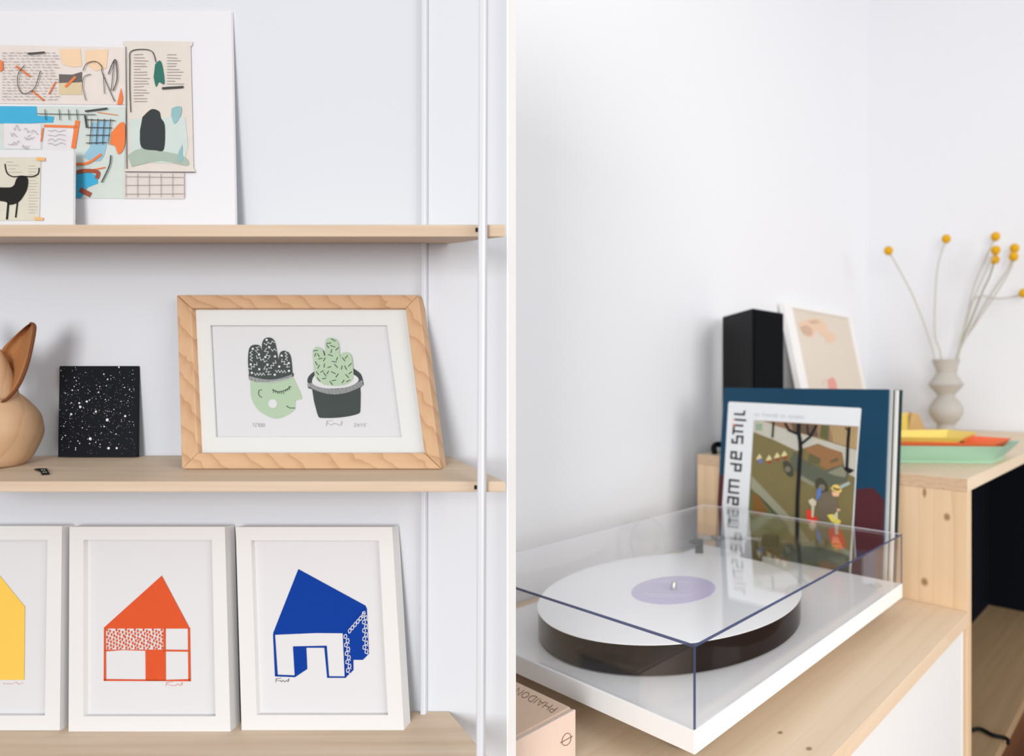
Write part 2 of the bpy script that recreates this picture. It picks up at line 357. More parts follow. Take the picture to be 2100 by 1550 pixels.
pl.ink('green_face', green, s0, [K(*curve([(165, 770), (172, 960), (200, 1080), (290, 1210), (420, 1290), (520, 1322), (620, 1310), (740, 1250), (812, 1190)], 4), (812, 1120), (820, 1060), (905, 1045), (912, 1015), (865, 900), (785, 730), (500, 790))], c=ci)
pl.ink('knitted_hat', char_, s0, [K(*hat, (790, 665), (788, 715), (700, 745), (560, 775), (400, 800), (250, 795), (150, 765), (138, 685))], c=ci+0.0002)
zz = []
def zig(x0, y0, x1, y1, n, amp):
    d = Vector((x1-x0, y1-y0)); nr = Vector((-d.y, d.x)).normalized(); return [(x0+d.x*k/n+nr.x*amp*(1 if k % 2 else -1), y0+d.y*k/n+nr.y*amp*(1 if k % 2 else -1)) for k in range(n+1)]
for a in ((175, 350, 180, 500, 6, 18), (275, 285, 250, 370, 4, 22), (365, 255, 515, 215, 5, 18), (245, 430, 400, 505, 6, 18), (380, 315, 440, 460, 5, 26), (460, 335, 540, 335, 3, 16), (150, 615, 270, 525, 6, 18), (440, 605, 540, 495, 6, 18),
          (365, 580, 450, 700, 6, 26), (220, 685, 375, 685, 7, 18), (525, 640, 680, 650, 7, 18), (680, 355, 690, 490, 6, 18), (610, 475, 725, 590, 6, 20)):
    zz.append((K(*zig(*a)), 1.15))
for k in range(34):
    x = 160+k*18.2; y0 = 705+70*math.sin((k+1)/36*math.pi)-k*0.9; zz.append((K((x, y0+2), (x+2, y0+56)), 1.0))
dts = [(490+x/7.046, 670+y/7.046, 2.4) for x, y in ((400, 190), (200, 318), (437, 295), (290, 400), (382, 437), (522, 428), (617, 417), (720, 525), (170, 543), (412, 547), (293, 613), (582, 575), (187, 665), (722, 637), (517, 693))]
pl.ink('hat_pattern', M['paper'], s0, lines=zz, dots=dts, c=ci+0.0004)
pl.ink('cheek', M['paper'], s0, dots=[(490+488/7.046, 670+1112/7.046, 9.2)], c=ci+0.0002)
fl = [(K(*curve([(485, 905), (560, 938), (640, 925), (715, 890), (730, 855)])), 1.6), (K(*curve([(330, 912), (290, 920), (285, 975), (305, 1005), (335, 1018)])), 1.2), (K(*curve([(687, 1140), (730, 1170), (810, 1172)])), 1.4)]
for k in range(9):
    x = 500+k*28; y = 925+(15 if 1 < k < 6 else 0)-max(0, k-5)*14; fl.append((K((x, y-5), (x-4+k*2, y+28)), 1.1))
fl.append((K((728, 860), (757, 872)), 1.1)); fl.append((K((490, 912), (478, 918)), 1.1))
pl.ink('face_lines', char_, s0, lines=fl, c=ci+0.0003)
pl.ink('flower_pot', char_, s0, [K(*curve([(1095, 640), (1030, 690), (990, 760), (1000, 885)], 4), (1058, 905), (1085, 1080), (1130, 1250), *curve([(1150, 1300), (1190, 1317), (1400, 1315), (1600, 1290), (1735, 1250), (1755, 1200)], 4), (1760, 980), (1755, 880), (1803, 835),
       *curve([(1785, 740), (1750, 670), (1650, 597)], 4))], c=ci)
pl.ink('pot_opening', M['paper'], s0, [K(*curve([(1095, 700), (1062, 760), (1070, 830), (1200, 880), (1400, 890), (1600, 860), (1720, 790), (1715, 730), (1640, 680)], 4))], c=ci+0.0002)
pl.ink('green_cactus', green, s0, [K(*curve([(1135, 780), (1095, 690), (1080, 520), (1070, 350), (1100, 300), (1140, 290), (1210, 330), (1235, 420), (1250, 400), (1250, 250), (1265, 180), (1310, 155), (1390, 170), (1440, 240), (1455, 380), (1462, 440), (1478, 400), (1510, 370), (1580, 372), (1630, 430), (1650, 600), (1650, 750), (1560, 830), (1400, 855), (1240, 840)], 4))], c=ci+0.0004)
sp = [((1330, 172), (1398, 208)), ((1262, 242), (1333, 230)), ((1318, 268), (1390, 293)), ((1265, 260), (1300, 305)), ((1395, 340), (1440, 298)), ((1340, 325), (1328, 380)), ((1285, 398), (1357, 422)), ((1075, 348), (1140, 338)), ((1218, 345), (1235, 410)), ((1112, 382), (1092, 428)),
      ((1133, 388), (1165, 435)), ((1148, 465), (1207, 452)), ((1248, 445), (1220, 497)), ((1102, 502), (1132, 555)), ((1165, 550), (1138, 602)), ((1240, 530), (1226, 588)), ((1278, 590), (1332, 575)), ((1378, 540), (1428, 590)), ((1342, 500), (1412, 510)), ((1425, 438), (1405, 490)),
      ((1492, 445), (1535, 497)), ((1570, 412), (1532, 460)), ((1628, 525), (1580, 573)), ((1492, 562), (1478, 618)), ((1525, 560), (1555, 622)), ((1115, 645), (1155, 697)), ((1178, 655), (1225, 632)), ((1222, 662), (1262, 717)), ((1295, 637), (1270, 682)), ((1332, 645), (1398, 680)), ((1437, 675), (1398, 732)),
      ((1537, 685), (1588, 738)), ((1632, 645), (1585, 683)), ((1128, 732), (1172, 788)), ((1200, 752), (1258, 742)), ((1310, 785), (1355, 840)), ((1340, 780), (1402, 770)), ((1520, 765), (1488, 815)), ((1548, 793), (1608, 768))]
pl.ink('cactus_spines', char_, s0, lines=[(K(*q), 1.5) for q in sp], c=ci+0.0006)
st = []
for k in range(44):
    x = 1005+k*18; u = (x-1395)/400; yb = 985-115*u*u-20*max(0, u); st.append((K((x-6, yb-88+(20 if k < 2 else 0)), (x+4, yb-8)), 0.95))
pl.ink('pot_rim_stripes', M['paper'], s0, lines=st, c=ci+0.0004)
num = [(K((195, 1405), (212, 1390), (212, 1440)), .8), (K((240, 1455), (246, 1385)), .8), (K((262, 1405), (278, 1390), (280, 1445)), .8), (K(*curve([(310, 1393), (298, 1408), (298, 1432), (310, 1446), (324, 1432), (324, 1408), (310, 1393)])), .8), (K(*curve([(354, 1393), (342, 1408), (342, 1432), (354, 1446), (368, 1432), (368, 1408), (354, 1393)])), .8)]
sg = signature(pl, s0, None, 669, 868, 50, 11, 12, 0.8)
sg += [(K(*curve([(1660, 1400), (1680, 1392), (1690, 1405), (1662, 1440)]), (1700, 1440)), .8), (K(*curve([(1725, 1400), (1708, 1420), (1720, 1442), (1738, 1425), (1725, 1400)])), .8), (K((1755, 1408), (1770, 1395), (1772, 1445)), .8), (K((1845, 1398), (1800, 1400)), .8), (K(*curve([(1800, 1400), (1798, 1415), (1825, 1425), (1805, 1445)])), .8)]
pl.ink('pencil_writing', pencil, s0, lines=num+sg, c=ci)

# starry card
pl = Plane(P(119, 937, 0.4525*LS), P(280, 937, 0.4525*LS), P(122.3, 750.5, 0.4580*LS))
cdn = thing('starry_card', 'small black card speckled with white stars on middle shelf', 'card', pl.at(0.5, 0, -0.001))
q = [pl.at(0, 0), pl.at(1, 0), pl.at(1, 1), pl.at(0, 1)]
bd = MB().hexa([x-pl.n*0.0018 for x in q], q).build('card_board', mat('night_ink', srgb(11, 15, 23), 0.6, 0.2, 0.2, 60), cdn)
rr = random.Random(21); stars = []
for k in range(520):
    y = rr.gauss(0.5, 0.33); x = rr.random()
    if 0.01 < y < 0.99 and 0.01 < x < 0.99:
        r = 0.35 if rr.random() < 0.7 else (0.75 if rr.random() < 0.8 else 1.2); stars.append((121+157*x, 752+182*y, r))
for x, y, r in ((420, 998, 2), (460, 990, 2.2), (425, 1018, 2.6), (377, 1057, 2.3), (508, 1043, 2.2), (568, 1087, 3), (663, 1067, 2.3), (478, 1187, 3), (575, 1237, 2.6), (618, 1237, 2.2), (552, 1122, 1.6), (570, 872, 1.6), (522, 941, 1.7), (382, 930, 1.5), (630, 808, 1.8), (550, 845, 1.5)):
    stars.append((x/2.583, 440+y/2.583, r))
pl.ink('stars', M['paper'], bd, dots=stars, c=0.0002)

# small tag lying on the shelf
zf = ztops[1]
def on_shelf(u, v, zf, lift=0.0):
    k = DV.z/DV.y; d = P(u, v, 1.0); z = (zf+lift-ZF*k)/(d.z-k); return d*z
tg = thing('small_tag', 'tiny black folded tag with pale marks lying on middle shelf', 'tag', on_shelf(88, 966, zf))
q = [on_shelf(u, v, zf, 0.0008) for u, v in ((80, 960), (96, 960), (102, 971), (86, 972))]
tb = MB().hexa([x-UP*0.0008 for x in q], q).build('tag_body', M['matte_black'], tg)
q2 = [on_shelf(u, v, zf, l) for u, v, l in ((70, 961, 0.0012), (80, 960, 0.0009), (84, 966, 0.0009))]
MB().hexa([x-UP*0.0006 for x in q2], q2).build('tag_fold', M['hole'], tg)
m = MB()
for u, v in ((86, 963.5), (91, 963.5), (89, 968), (94, 968)): m.poly([on_shelf(u+a, v+b, zf, 0.001) for a, b in ((-1.3, -1), (1.3, -1), (1.5, 1), (-1, 1))])
m.build('pale_marks', mat('pale_print', srgb(190, 200, 180), 0.8, 0.1), tb)

# wooden animal figure with folded ears
fw = wood('figure_beech', srgb(188, 155, 123), srgb(164, 127, 95), (0.3, 0.25, 0), (60, 60, 10), 0.7, 0.45, 55, 2.0, stretch=(0.8, 0.5, 1))
zr = 0.4285; base = on_shelf(2, 957, zf); zr = base.y
an = thing('wooden_animal', 'turned wooden rabbit figure with brown folded ears, cut by photo edge', 'figurine', base)
k = zr/FX
prof = [(0.5, 0), (24, 0.5), (36, 9), (44, 22), (51, 41), (57, 63), (57.5, 80), (53, 107), (42, 128), (27, 148), (14, 158), (0.5, 161)]
sm = [(q.x, q.y) for q in bez([(a, b, 0) for a, b in prof], 5)]
MB().lathe(base+Vector((0, 0, 0)), [(max(0.2, a)*k, b*k) for a, b in sm], 56).build('body', fw, an, smooth='all')
hp = [(0.5, -52), (18, -49), (28, -42), (30, -34), (27, -12), (21, 14), (13, 40), (6, 58), (0.5, 64)]
hm = [(q.x, q.y) for q in bez([(a, b, 0) for a, b in hp], 5)]
hc = P(-8, 775, zr-0.004)
MB().lathe(hc, [(max(0.2, a)*k, b*k) for a, b in hm], 44, Vector((0, 0, 1))).build('head', fw, an, smooth='all')
cork = mat('brown_leather', srgb(158, 108, 68), 0.85, 0.15, 0.16, 900, 0.4, 900); corke = mat('leather_edge', srgb(104, 62, 38), 0.8, 0.15, 0.1, 300)
# ear: a cupped leaf with thickness, rim along its outer edge
RIM = curve([(-30, 838), (0, 826), (20, 812), (38, 788), (52, 755), (61, 722), (69, 680), (68.5, 666), (62, 662.5)], 7)
INN = curve([(-40, 800), (-14, 780), (-4, 755), (-1, 735), (4, 716), (18, 700), (36, 683), (52, 669), (62, 662.5)], 7)
def ear(side, name):
    rim = RIM[12:] if side < 0 else RIM; inn_ = INN[12:] if side < 0 else INN
    m = MB(); mr_ = MB(); n = len(rim); J = 8; g = []
    for off in (0.0, 0.0013):
        for i in range(n):
            for j in range(J+1):
                t = j/J; u = rim[i][0]*(1-t)+inn_[i][0]*t; v = rim[i][1]*(1-t)+inn_[i][1]*t
                z = zr-0.004+0.012*math.sin(math.pi*min(1, t*0.9))*(1-i/n*0.6)-0.004*(1-i/n)+off
                p = P(u if side > 0 else -18-u, v, z)
                g.append(p)
    m.v = [tuple(p) for p in g]; A = n*(J+1)
    for i in range(n-1):
        for j in range(J):
            a = i*(J+1)+j; m.f.append([a, a+1, a+J+2, a+J+1]); m.f.append([A+a, A+a+J+1, A+a+J+2, A+a+1])
        for j in (0, J):
            a = i*(J+1)+j; m.f.append([a, a+J+1, A+a+J+1, A+a])
    e = m.build(name, cork, an, smooth='all')
    mr_.tube([g[i*(J+1)]+Vector((0, 0.0004, 0)) for i in range(n)], 0.0008, 8).build('ear_rim', corke, e, smooth='all')
ear(1, 'ear'); ear(-1, 'ear')

# collage poster on the top shelf (a plain stand-in for the artwork)
zp = 0.4495*LS
pl = Plane(P(-150, 474, zp), P(483, 474, zp), P(-150, 22.5, 0.4580*LS))
po = thing('collage_poster', 'large white poster with a collage of painted panels, leaning on top shelf', 'poster', pl.at(0.5, 0, -0.001))
q = [pl.px(-150, 474), pl.px(483, 474), pl.px(474, 22.5), pl.px(-150, 22.5)]
ps = MB().hexa([x-pl.n*0.0016 for x in q], q).build('poster_sheet', mat('poster_paper', srgb(209, 208, 212), 0.7, 0.2, 0.006), po)
col = lambda n, r, g, b: mat(n, srgb(r*0.91, g*0.91, b*0.91), 0.85, 0.1, 0.06, 90)
def panel(name, m, pg, c=0.0003): return pl.ink(name, m, ps, [pg], c=c)
panel('beige_panel', col('panel_beige', 226, 216, 210), [(-140, 90), (0, 92), (258, 97), (258, 215), (0, 212), (-140, 211)])
panel('pale_green_panel', col('panel_green', 205, 214, 208), [(-140, 216), (258, 219), (255, 407), (-140, 404)])
panel('tall_panel', col('panel_cream', 221, 212, 203), [(253, 84), (395, 85), (395, 92), (391, 96), (397, 343), (402, 352), (255, 352), (258, 340), (260, 96), (254, 92)], 0.0007)
panel('small_grid_panel', col('panel_grid', 218, 208, 204), [(254, 352), (378, 352), (378, 408), (254, 407)], 0.0005)
pl.ink('peach_patches', col('peach', 236, 205, 172), ps, [[(121, 101), (165, 100), (168, 136), (150, 138), (128, 132)], [(176, 103), (222, 101), (218, 140), (196, 146), (175, 130)]], c=0.0005)
pl.ink('ochre_patch', col('ochre', 214, 196, 160), ps, [[(121, 170), (168, 169), (168, 194), (121, 194)]], c=0.0005)
pl.ink('grey_band', col('grey', 108, 102, 100), ps, [[(121, 152), (148, 153), (168, 147), (168, 168), (121, 170)]], c=0.0006)
pl.ink('blue_patches', col('sky_blue', 72, 172, 212), ps, [[(-140, 217), (75, 218), (76, 237), (111, 239), (109, 251), (60, 253), (-140, 253)], [(152, 352), (178, 352), (200, 360), (201, 376), (180, 384), (166, 406), (152, 406)]], c=0.0005)
pl.ink('white_panel', col('panel_white', 224, 219, 222), ps, [[(8, 253), (84, 254), (84, 306), (8, 305)], [(92, 258), (151, 258), (151, 308), (88, 308)]], c=0.0005)
pl.ink('blue_wash', col('blue_wash', 150, 190, 210), ps, [curve([(188, 252), (224, 250), (218, 300), (205, 330), (172, 322), (186, 296), (188, 252)], 4)], c=0.0005)
pl.ink('orange_strokes', col('orange', 236, 128, 74), ps, [curve([(228, 272), (246, 252), (256, 256), (255, 300), (243, 316), (236, 300), (226, 296)], 4), [(240, 214), (248, 180), (252, 200), (250, 214)], [(0, 122), (6, 126), (7, 142), (0, 148)]],
       lines=[([(32, 135), (62, 157)], 4), ([(64, 185), (90, 206)], 4), ([(100, 193), (114, 168)], 3), ([(90, 258), (160, 260)], 5), ([(159, 247), (150, 304)], 9), ([(88, 262), (84, 290)], 3), (curve([(150, 336), (180, 334), (208, 316)]), 5), ([(170, 352), (216, 343)], 2.5), ([(155, 157), (134, 178)], 5), ([(200, 230), (242, 236)], 1.5)], c=0.0008)
pl.ink('brown_strokes', col('brown', 160, 86, 68), ps, lines=[(curve([(158, 353), (176, 350), (200, 353), (198, 366)]), 8), ([(164, 388), (186, 400)], 10)], c=0.0008)
pl.ink('tall_panel_aqua', col('aqua', 203, 214, 210), ps, [[(265, 245), (380, 240), (386, 300), (376, 336), (268, 332)]], c=0.0009)
pl.ink('tall_panel_sage', col('sage', 168, 184, 170), ps, [curve([(262, 318), (290, 304), (345, 312), (380, 322), (384, 340), (330, 330), (270, 342)], 3)], c=0.0010)
pl.ink('tall_panel_teal', col('teal', 58, 116, 104), ps, [curve([(318, 132), (328, 124), (334, 140), (337, 172), (326, 168), (320, 178), (315, 158)], 4)], c=0.0011)
pl.ink('tall_panel_blue_mark', col('pale_teal', 146, 186, 190), ps, [curve([(352, 222), (362, 218), (372, 220), (370, 238), (358, 254), (351, 236)], 4), [(366, 312), (374, 296), (375, 330), (366, 332)]], c=0.0011)
pl.ink('tall_panel_dark_shape', col('slate', 62, 66, 68), ps, [curve([(292, 240), (310, 224), (326, 228), (330, 242), (338, 258), (336, 306), (318, 308), (290, 302), (287, 268)], 4)], c=0.0011)
rr = random.Random(5); tx = []
for yy in range(108, 206, 6):
    x = 4
    while x < 112:
        wd = rr.uniform(4, 13); tx.append(([(x, yy+rr.uniform(-.6, .6)), (x+wd, yy+rr.uniform(-.6, .6))], 0.9)); x += wd+rr.uniform(2, 5)
for yy in range(112, 210, 6):
    for x0, x1 in ((274, 308), (342, 378)):
        if yy > 178 and x0 > 300: continue
        tx.append(([(x0, yy), (x0+rr.uniform(12, x1-x0), yy+rr.uniform(-1, 1))], 0.9))
for k in range(6): tx.append(([(258+k*24, 356), (258+k*24, 404)], 0.9))
for k in range(3): tx.append(([(257, 362+k*18), (376, 362+k*18+rr.uniform(-2, 2))], 0.9))
for k in range(9): tx.append((squiggle(12+rr.uniform(0, 58), 262+k*5, 14, 12, 40+k, 5), 0.7))
for k in range(4): tx.append((squiggle(98, 268+k*9, 36, 6, 60+k, 5), 0.7))
pl.ink('fine_scribbles', col('scribble_grey', 146, 138, 136), ps, lines=tx, c=0.0012)
ln = [(curve([(50, 134), (38, 150), (36, 172), (44, 190), (58, 190), (72, 178), (83, 145)]), 1.6), (curve([(170, 145), (178, 130), (196, 126), (208, 136), (210, 150), (226, 188), (235, 208)]), 1.6), (curve([(176, 206), (170, 180), (172, 158), (186, 152)]), 1.4), ([(214, 192), (212, 152)], 1.4),
      (curve([(222, 152), (236, 122), (240, 160), (232, 186)]), 2.2), ([(234, 124), (228, 186)], 1.6), ([(56, 110), (92, 107)], 3.5), ([(76, 233), (196, 235)], 1.4)]
for x in (92, 121, 140, 157): ln.append(([(x, 224), (x+2, 246)], 1.6))
for k in range(4): ln.append(([(176-k*0, 245+k*16), (236-k*6, 247+k*15)], 1.6)); ln.append(([(188+k*13, 243), (184+k*13, 296)], 1.6))
ln += [([(174, 236), (178, 262)], 4), ([(174, 228), (220, 222)], 3.5), (curve([(227, 318), (224, 340), (208, 374)]), 2.6), (curve([(268, 230), (266, 180), (266, 130), (268, 106), (292, 101), (312, 106), (320, 128)]), 1.8), ([(332, 181), (376, 178)], 4.5), ([(258, 96), (260, 346)], 1.6), ([(256, 352), (400, 353)], 1.4)]
pl.ink('dark_brush_lines', col('brush_black', 76, 76, 76), ps, lines=ln, c=0.0014)

# smaller card in front of the poster
zc = 0.438*LS
pl = Plane(P(-130, 474, zc), P(149.5, 474, zc), P(-130, 307, zc+0.006))
ac = thing('art_card', 'white card with a taped beige print of a dark shape, before the collage poster', 'card', pl.at(0.6, 0, -0.001))
q = [pl.px(-130, 474), pl.px(149.5, 474), pl.px(151, 308), pl.px(-130, 307)]
cs = MB().hexa([x-pl.n*0.0014 for x in q], q).build('card_sheet', M['paper'], ac)
pl.ink('beige_print', col('print_beige', 214, 208, 192), cs, [[(-100, 323), (84, 322), (81, 452), (-100, 452)]], c=0.0003)
pl.ink('dark_shape', col('brush_dark', 40, 38, 37), cs, [curve([(-100, 380), (0, 384), (26, 382), (34, 366), (46, 360), (57, 366), (56, 386), (48, 402), (38, 414), (20, 420), (0, 412), (-100, 416)], 4)], lines=[([(17, 416), (14, 450)], 4.2), ([(36, 412), (32, 446)], 3.2), (curve([(10, 336), (14, 354), (26, 362), (44, 361)]), 2.4), (curve([(44, 361), (66, 362), (78, 356), (80, 344)]), 2.4)], one=True, c=0.0006)
pl.ink('fine_lines', col('line_grey', 178, 172, 162), cs, lines=[([(12+3*k % 7, 332+k*7), (26+(k*13) % 20, 332+k*7)], 0.8) for k in range(4)]+[([(58, 340+k*6), (72+(k*5) % 8, 340+k*6)], 0.8) for k in range(17)], c=0.0005)
tape = mat('tan_tape', srgb(212, 164, 108), 0.7, 0.2)
for a in ([(75, 322), (92, 323), (92, 330), (75, 329)], [(71, 445), (88, 446), (88, 452), (71, 451)]): pl.ink('tape', tape, cs, [a], c=0.0008)

# ------------------------------------------------------------------ sideboard
sbd = thing('sideboard', 'low white sideboard with a pale wooden top under the turntable', 'cabinet', W(0.1, 0.2, FL))
kn = [(W(0.0, 0.0, 0), 0, (1, 1, 1))]
def ray_z(u, v, z): d = P(u, v, 1.0); return d*(z/d.z)
M['board_k'] = wood('pine_top', srgb(234, 212, 186), srgb(220, 191, 157), gl, (4, 60, 60), 0.8, 0.25, 16, 2.5, rough=0.45, stretch=(0.1, 1, 1),
                    knots=[(ray_z(1659, 1535, SB), 0.0026, (1, 1, 0.2)), (ray_z(1600, 1502, SB), 0.0022, (1, 1, 0.2))])
yw = 0.138
for k in range(4):                              # glued staves of the top
    MB().wbox(-0.37, 0.496, -0.069+k*yw+0.0001, -0.069+(k+1)*yw-0.0001, SB-0.0177, SB).build('top_stave', M['board_k'], sbd, bevel=0.0003, seg=1)
MB().wbox(-0.365, 0.494, -0.045, 0.48, FL+0.03, SB-0.0178).build('carcass', M['white'], sbd)
MB().wbox(0.484, 0.4945, -0.062, -0.0455, FL+0.03, SB-0.0178).build('side_stile', M['white'], sbd, bevel=0.0005)
for s0_, s1_ in ((0.06, 0.4815), (-0.365, 0.0575)):
    MB().wbox(s0_, s1_, -0.0615, -0.0455, FL+0.032, SB-0.021).build('door', M['white'], sbd, bevel=0.0008)
MB().wbox(-0.35, 0.48, -0.02, 0.46, FL, FL+0.03).build('plinth_base', M['white'], sbd)

# ------------------------------------------------------------------ bench
be = thing('pine_bench', 'knotty pine bench with dark hollow beside the sideboard', 'bench', W(0.9, 0.2, FL))
SB2 = 0.497
def ray_s(u, v, s): d = P(u, v, 1.0); n = AX; return d*((O0+AX*s).dot(n)/d.dot(n))
M['bench_side'] = wood('pine_bench_side', srgb(230, 202, 168), srgb(212, 178, 138), (0, math.pi/2, 0), (3.2, 70, 70), 0.9, 0.42, 22, 3.5, rough=0.5, stretch=(0.10, 1, 1),
                       knots=[(ray_s(1942, 1060, SB2), 0.0042, (1, 1, 0.85)), (ray_s(1896, 1193, SB2), 0.0046, (1, 1, 0.85)), (ray_s(1896, 1010, SB2), 0.0026, (1, 1, 0.4))])
MB().wbox(SB2, 1.341, -0.0672, 0.4315, BN-0.0185, BN).build('top_board', wood('pine_bench_top', srgb(232, 212, 186), srgb(220, 196, 164), gl, (4, 60, 60), 0.8, 0.15, 16, 2.5, stretch=(0.1, 1, 1)), be, bevel=0.0006)
MB().wbox(SB2-0.0003, SB2-0.00005, -0.0668, 0.4312, BN-0.0182, BN-0.0004).build('end_grain', wood('pine_end_grain', srgb(214, 186, 156), srgb(186, 152, 118), (0, 0, 0), (90, 90, 90), 0.9, 0.5, 40, 8.0, stretch=(1, 1, 1), wdir='Z'), be)
MB().wbox(SB2, SB2+0.0185, -0.0670, 0.4315, FL, BN-0.0186).build('side_panel', M['bench_side'], be, bevel=0.0005)
MB().wbox(1.32, 1.341, -0.0670, 0.4315, FL, BN-0.0186).build('side_panel', M['bench_side'], be, bevel=0.0005)
MB().wbox(SB2+0.019, 1.3195, -0.0665, 0.41, FL, -0.603).build('bottom_board', wood('shaded_pine', srgb(176, 148, 114), srgb(150, 120, 86), gl, (4, 60, 60), 0.8, 0.2, 16, 2.5, stretch=(0.1, 1, 1)), be, bevel=0.0006)  # browner than the other pine: shade inside the bench is painted in
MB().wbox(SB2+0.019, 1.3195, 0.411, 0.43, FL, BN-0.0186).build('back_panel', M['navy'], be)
m = MB(); m.wbox(SB2+0.0187, SB2+0.0205, -0.064, 0.410, -0.6025, BN-0.021); m.build('shade_sheet', M['navy'], be)  # dark sheets added along the inner faces in place of the hollow's shade
m = MB(); m.wbox(SB2+0.021, 1.319, -0.064, 0.410, BN-0.0215, BN-0.0190); m.build('shade_sheet', M['navy'], be)
m = MB(); m.wbox(1.3175, 1.3195, -0.064, 0.410, -0.6025, BN-0.021); m.build('shade_sheet', M['navy'], be)
m = MB(); m.wbox(SB2+0.021, 1.317, 0.12, 0.124, -0.6025, BN-0.022); m.build('rear_shade_sheet', M['navy'], be)  # added dark sheet where the hollow falls into deep shadow
cb = bez([ray_z(1985, 1500, -0.600), ray_z(1997, 1496, -0.598), ray_z(2012, 1495, -0.598), ray_z(2036, 1507, -0.599), ray_z(2058, 1512, -0.600), ray_z(2067, 1517, -0.601), ray_z(2064, 1524, -0.603)+BX*(-0.002)], 8)
tag(MB().tube(cb, 0.0032, 8).build('power_cable', M['matte_black'], smooth='all'), 'black cable lying on the board inside the bench', 'cable')

# ------------------------------------------------------------------ turntable
PH, TA, TB, TT, CH = -0.2786, 0.4259, 0.3519, 0.0191, 0.0677
tt = thing('turntable', 'white turntable with clear dust cover and black platter', 'turntable', W(0.2, 0.18, SB))
plw = mat('gloss_white_plinth', srgb(238, 237, 237), 0.16, 0.4, 0.002)
MB().wbox(0, TA, 0, TB, PH-TT, PH).build('plinth', plw, tt, bevel=0.0009)
for a, b in ((0.05, 0.05), (0.376, 0.05), (0.05, 0.3), (0.376, 0.3)):
    MB().lathe(W(a, b, SB+0.0001), [(0.016, 0), (0.019, 0.003), (0.019, 0.018), (0.014, 0.0265)], 24).build('foot', M['matte_black'], tt, smooth=35)
RC_ = W(0.1653, 0.1782, 0)
MB().lathe(Vector((RC_.x, RC_.y, PH+0.0012)), [(0.147, 0), (0.1497, 0.0006), (0.1499, 0.0275), (0.149, 0.0285)], 128).build('platter', M['black'], tt, smooth=30)
rc = thing('vinyl_record', 'white vinyl record with lavender label on the platter', 'record', Vector((RC_.x, RC_.y, PH+0.0299)))
dsk = MB().lathe(Vector((RC_.x, RC_.y, PH+0.0299)), [(0.149, 0), (0.1505, 0.0005), (0.1505, 0.0010), (0.149, 0.0014), (0.0495, 0.0013)], 128).build('disc', mat('white_vinyl', srgb(248, 247, 247), 0.25, 0.45, 0.002), rc, smooth=30)
lb = MB().lathe(Vector((RC_.x, RC_.y, PH+0.0312)), [(0.0490, 0), (0.0490, 0.00025), (0.0485, 0.0003)], 64).build('label', mat('lavender_label', srgb(196, 184, 216), 0.55, 0.2, 0.02), rc, smooth=30)
m = MB(); zl = PH+0.0316
for k, (t0, a0, a1) in enumerate(((0.022, -0.03, 0.02), (0.027, -0.024, 0.014), (-0.02, -0.03, 0.026), (-0.026, -0.022, 0.02))):
    n = 14
    for j in range(n):
        x0 = a0+(a1-a0)*j/n; x1 = x0+(a1-a0)/n*0.75; r = [(x0, t0), (x1, t0), (x1, t0+0.0028), (x0, t0+0.0028)]
        ca, sa = math.cos(-0.08), math.sin(-0.08)
        m.poly([Vector((RC_.x+x*ca-y*sa, RC_.y+x*sa+y*ca, zl)) for x, y in r])
m.build('label_print', mat('pale_lavender', srgb(222, 212, 232), 0.6, 0.2), lb, kind='stuff')
MB().lathe(Vector((RC_.x, RC_.y, PH+0.0316)), [(0.0036, 0), (0.0036, 0.0075), (0.0026, 0.009)], 20).build('spindle', mat('steel', srgb(190, 190, 186), 0.25, 0.5, metallic=0.9), tt, smooth=35)
# tonearm at the far right corner of the plinth
ta = MB(); ta.lathe(W(0.394, 0.232, PH), [(0.017, 0), (0.017, 0.010), (0.011, 0.012), (0.010, 0.028), (0.007, 0.032)], 32); ta = ta.build('tonearm_base', M['black'], tt, smooth=35)
MB().tube([W(0.398, 0.212, PH+0.034), W(0.399, 0.208, PH+0.034), W(0.402, 0.190, PH+0.034)], [0.009, 0.010, 0.010], 20).build('counterweight', M['matte_black'], ta, smooth=35)
MB().tube(bez([W(0.398, 0.212, PH+0.034), W(0.394, 0.232, PH+0.034), W(0.376, 0.272, PH+0.034), W(0.356, 0.300, PH+0.0325)], 6), 0.0028, 12).build('tonearm_tube', mat('grey_tube', srgb(150, 150, 150), 0.35, 0.5), ta, smooth='all')
MB().wbox(0.338, 0.358, 0.297, 0.311, PH+0.027, PH+0.0315).build('headshell', M['matte_black'], ta, bevel=0.001)
MB().wbox(0.350, 0.361, 0.300, 0.308, PH, PH+0.0268).build('arm_rest', M['black'], tt, bevel=0.001)
# maker's oval mark on the plinth corner
m = MB(); lc = ray_z(1795, 1200, PH+0.0002)
for k in range(24):
    a0, a1 = 2*math.pi*k/24, 2*math.pi*(k+1)/24; ring = []
    for a, r in ((a0, 1), (a1, 1), (a1, 0.84), (a0, 0.84)): ring.append(lc+AX*(0.0055*r*math.sin(a))+BX*(-0.009*r*math.cos(a)))
    m.poly(ring)
m.poly([lc+AX*x+BX*y for x, y in ((0.007, -0.002), (0.008, 0.003), (0.0056, 0.003), (0.0052, -0.002))])
m.build('oval_mark', mat('grey_print', srgb(150, 150, 150), 0.5, 0.3), tt)
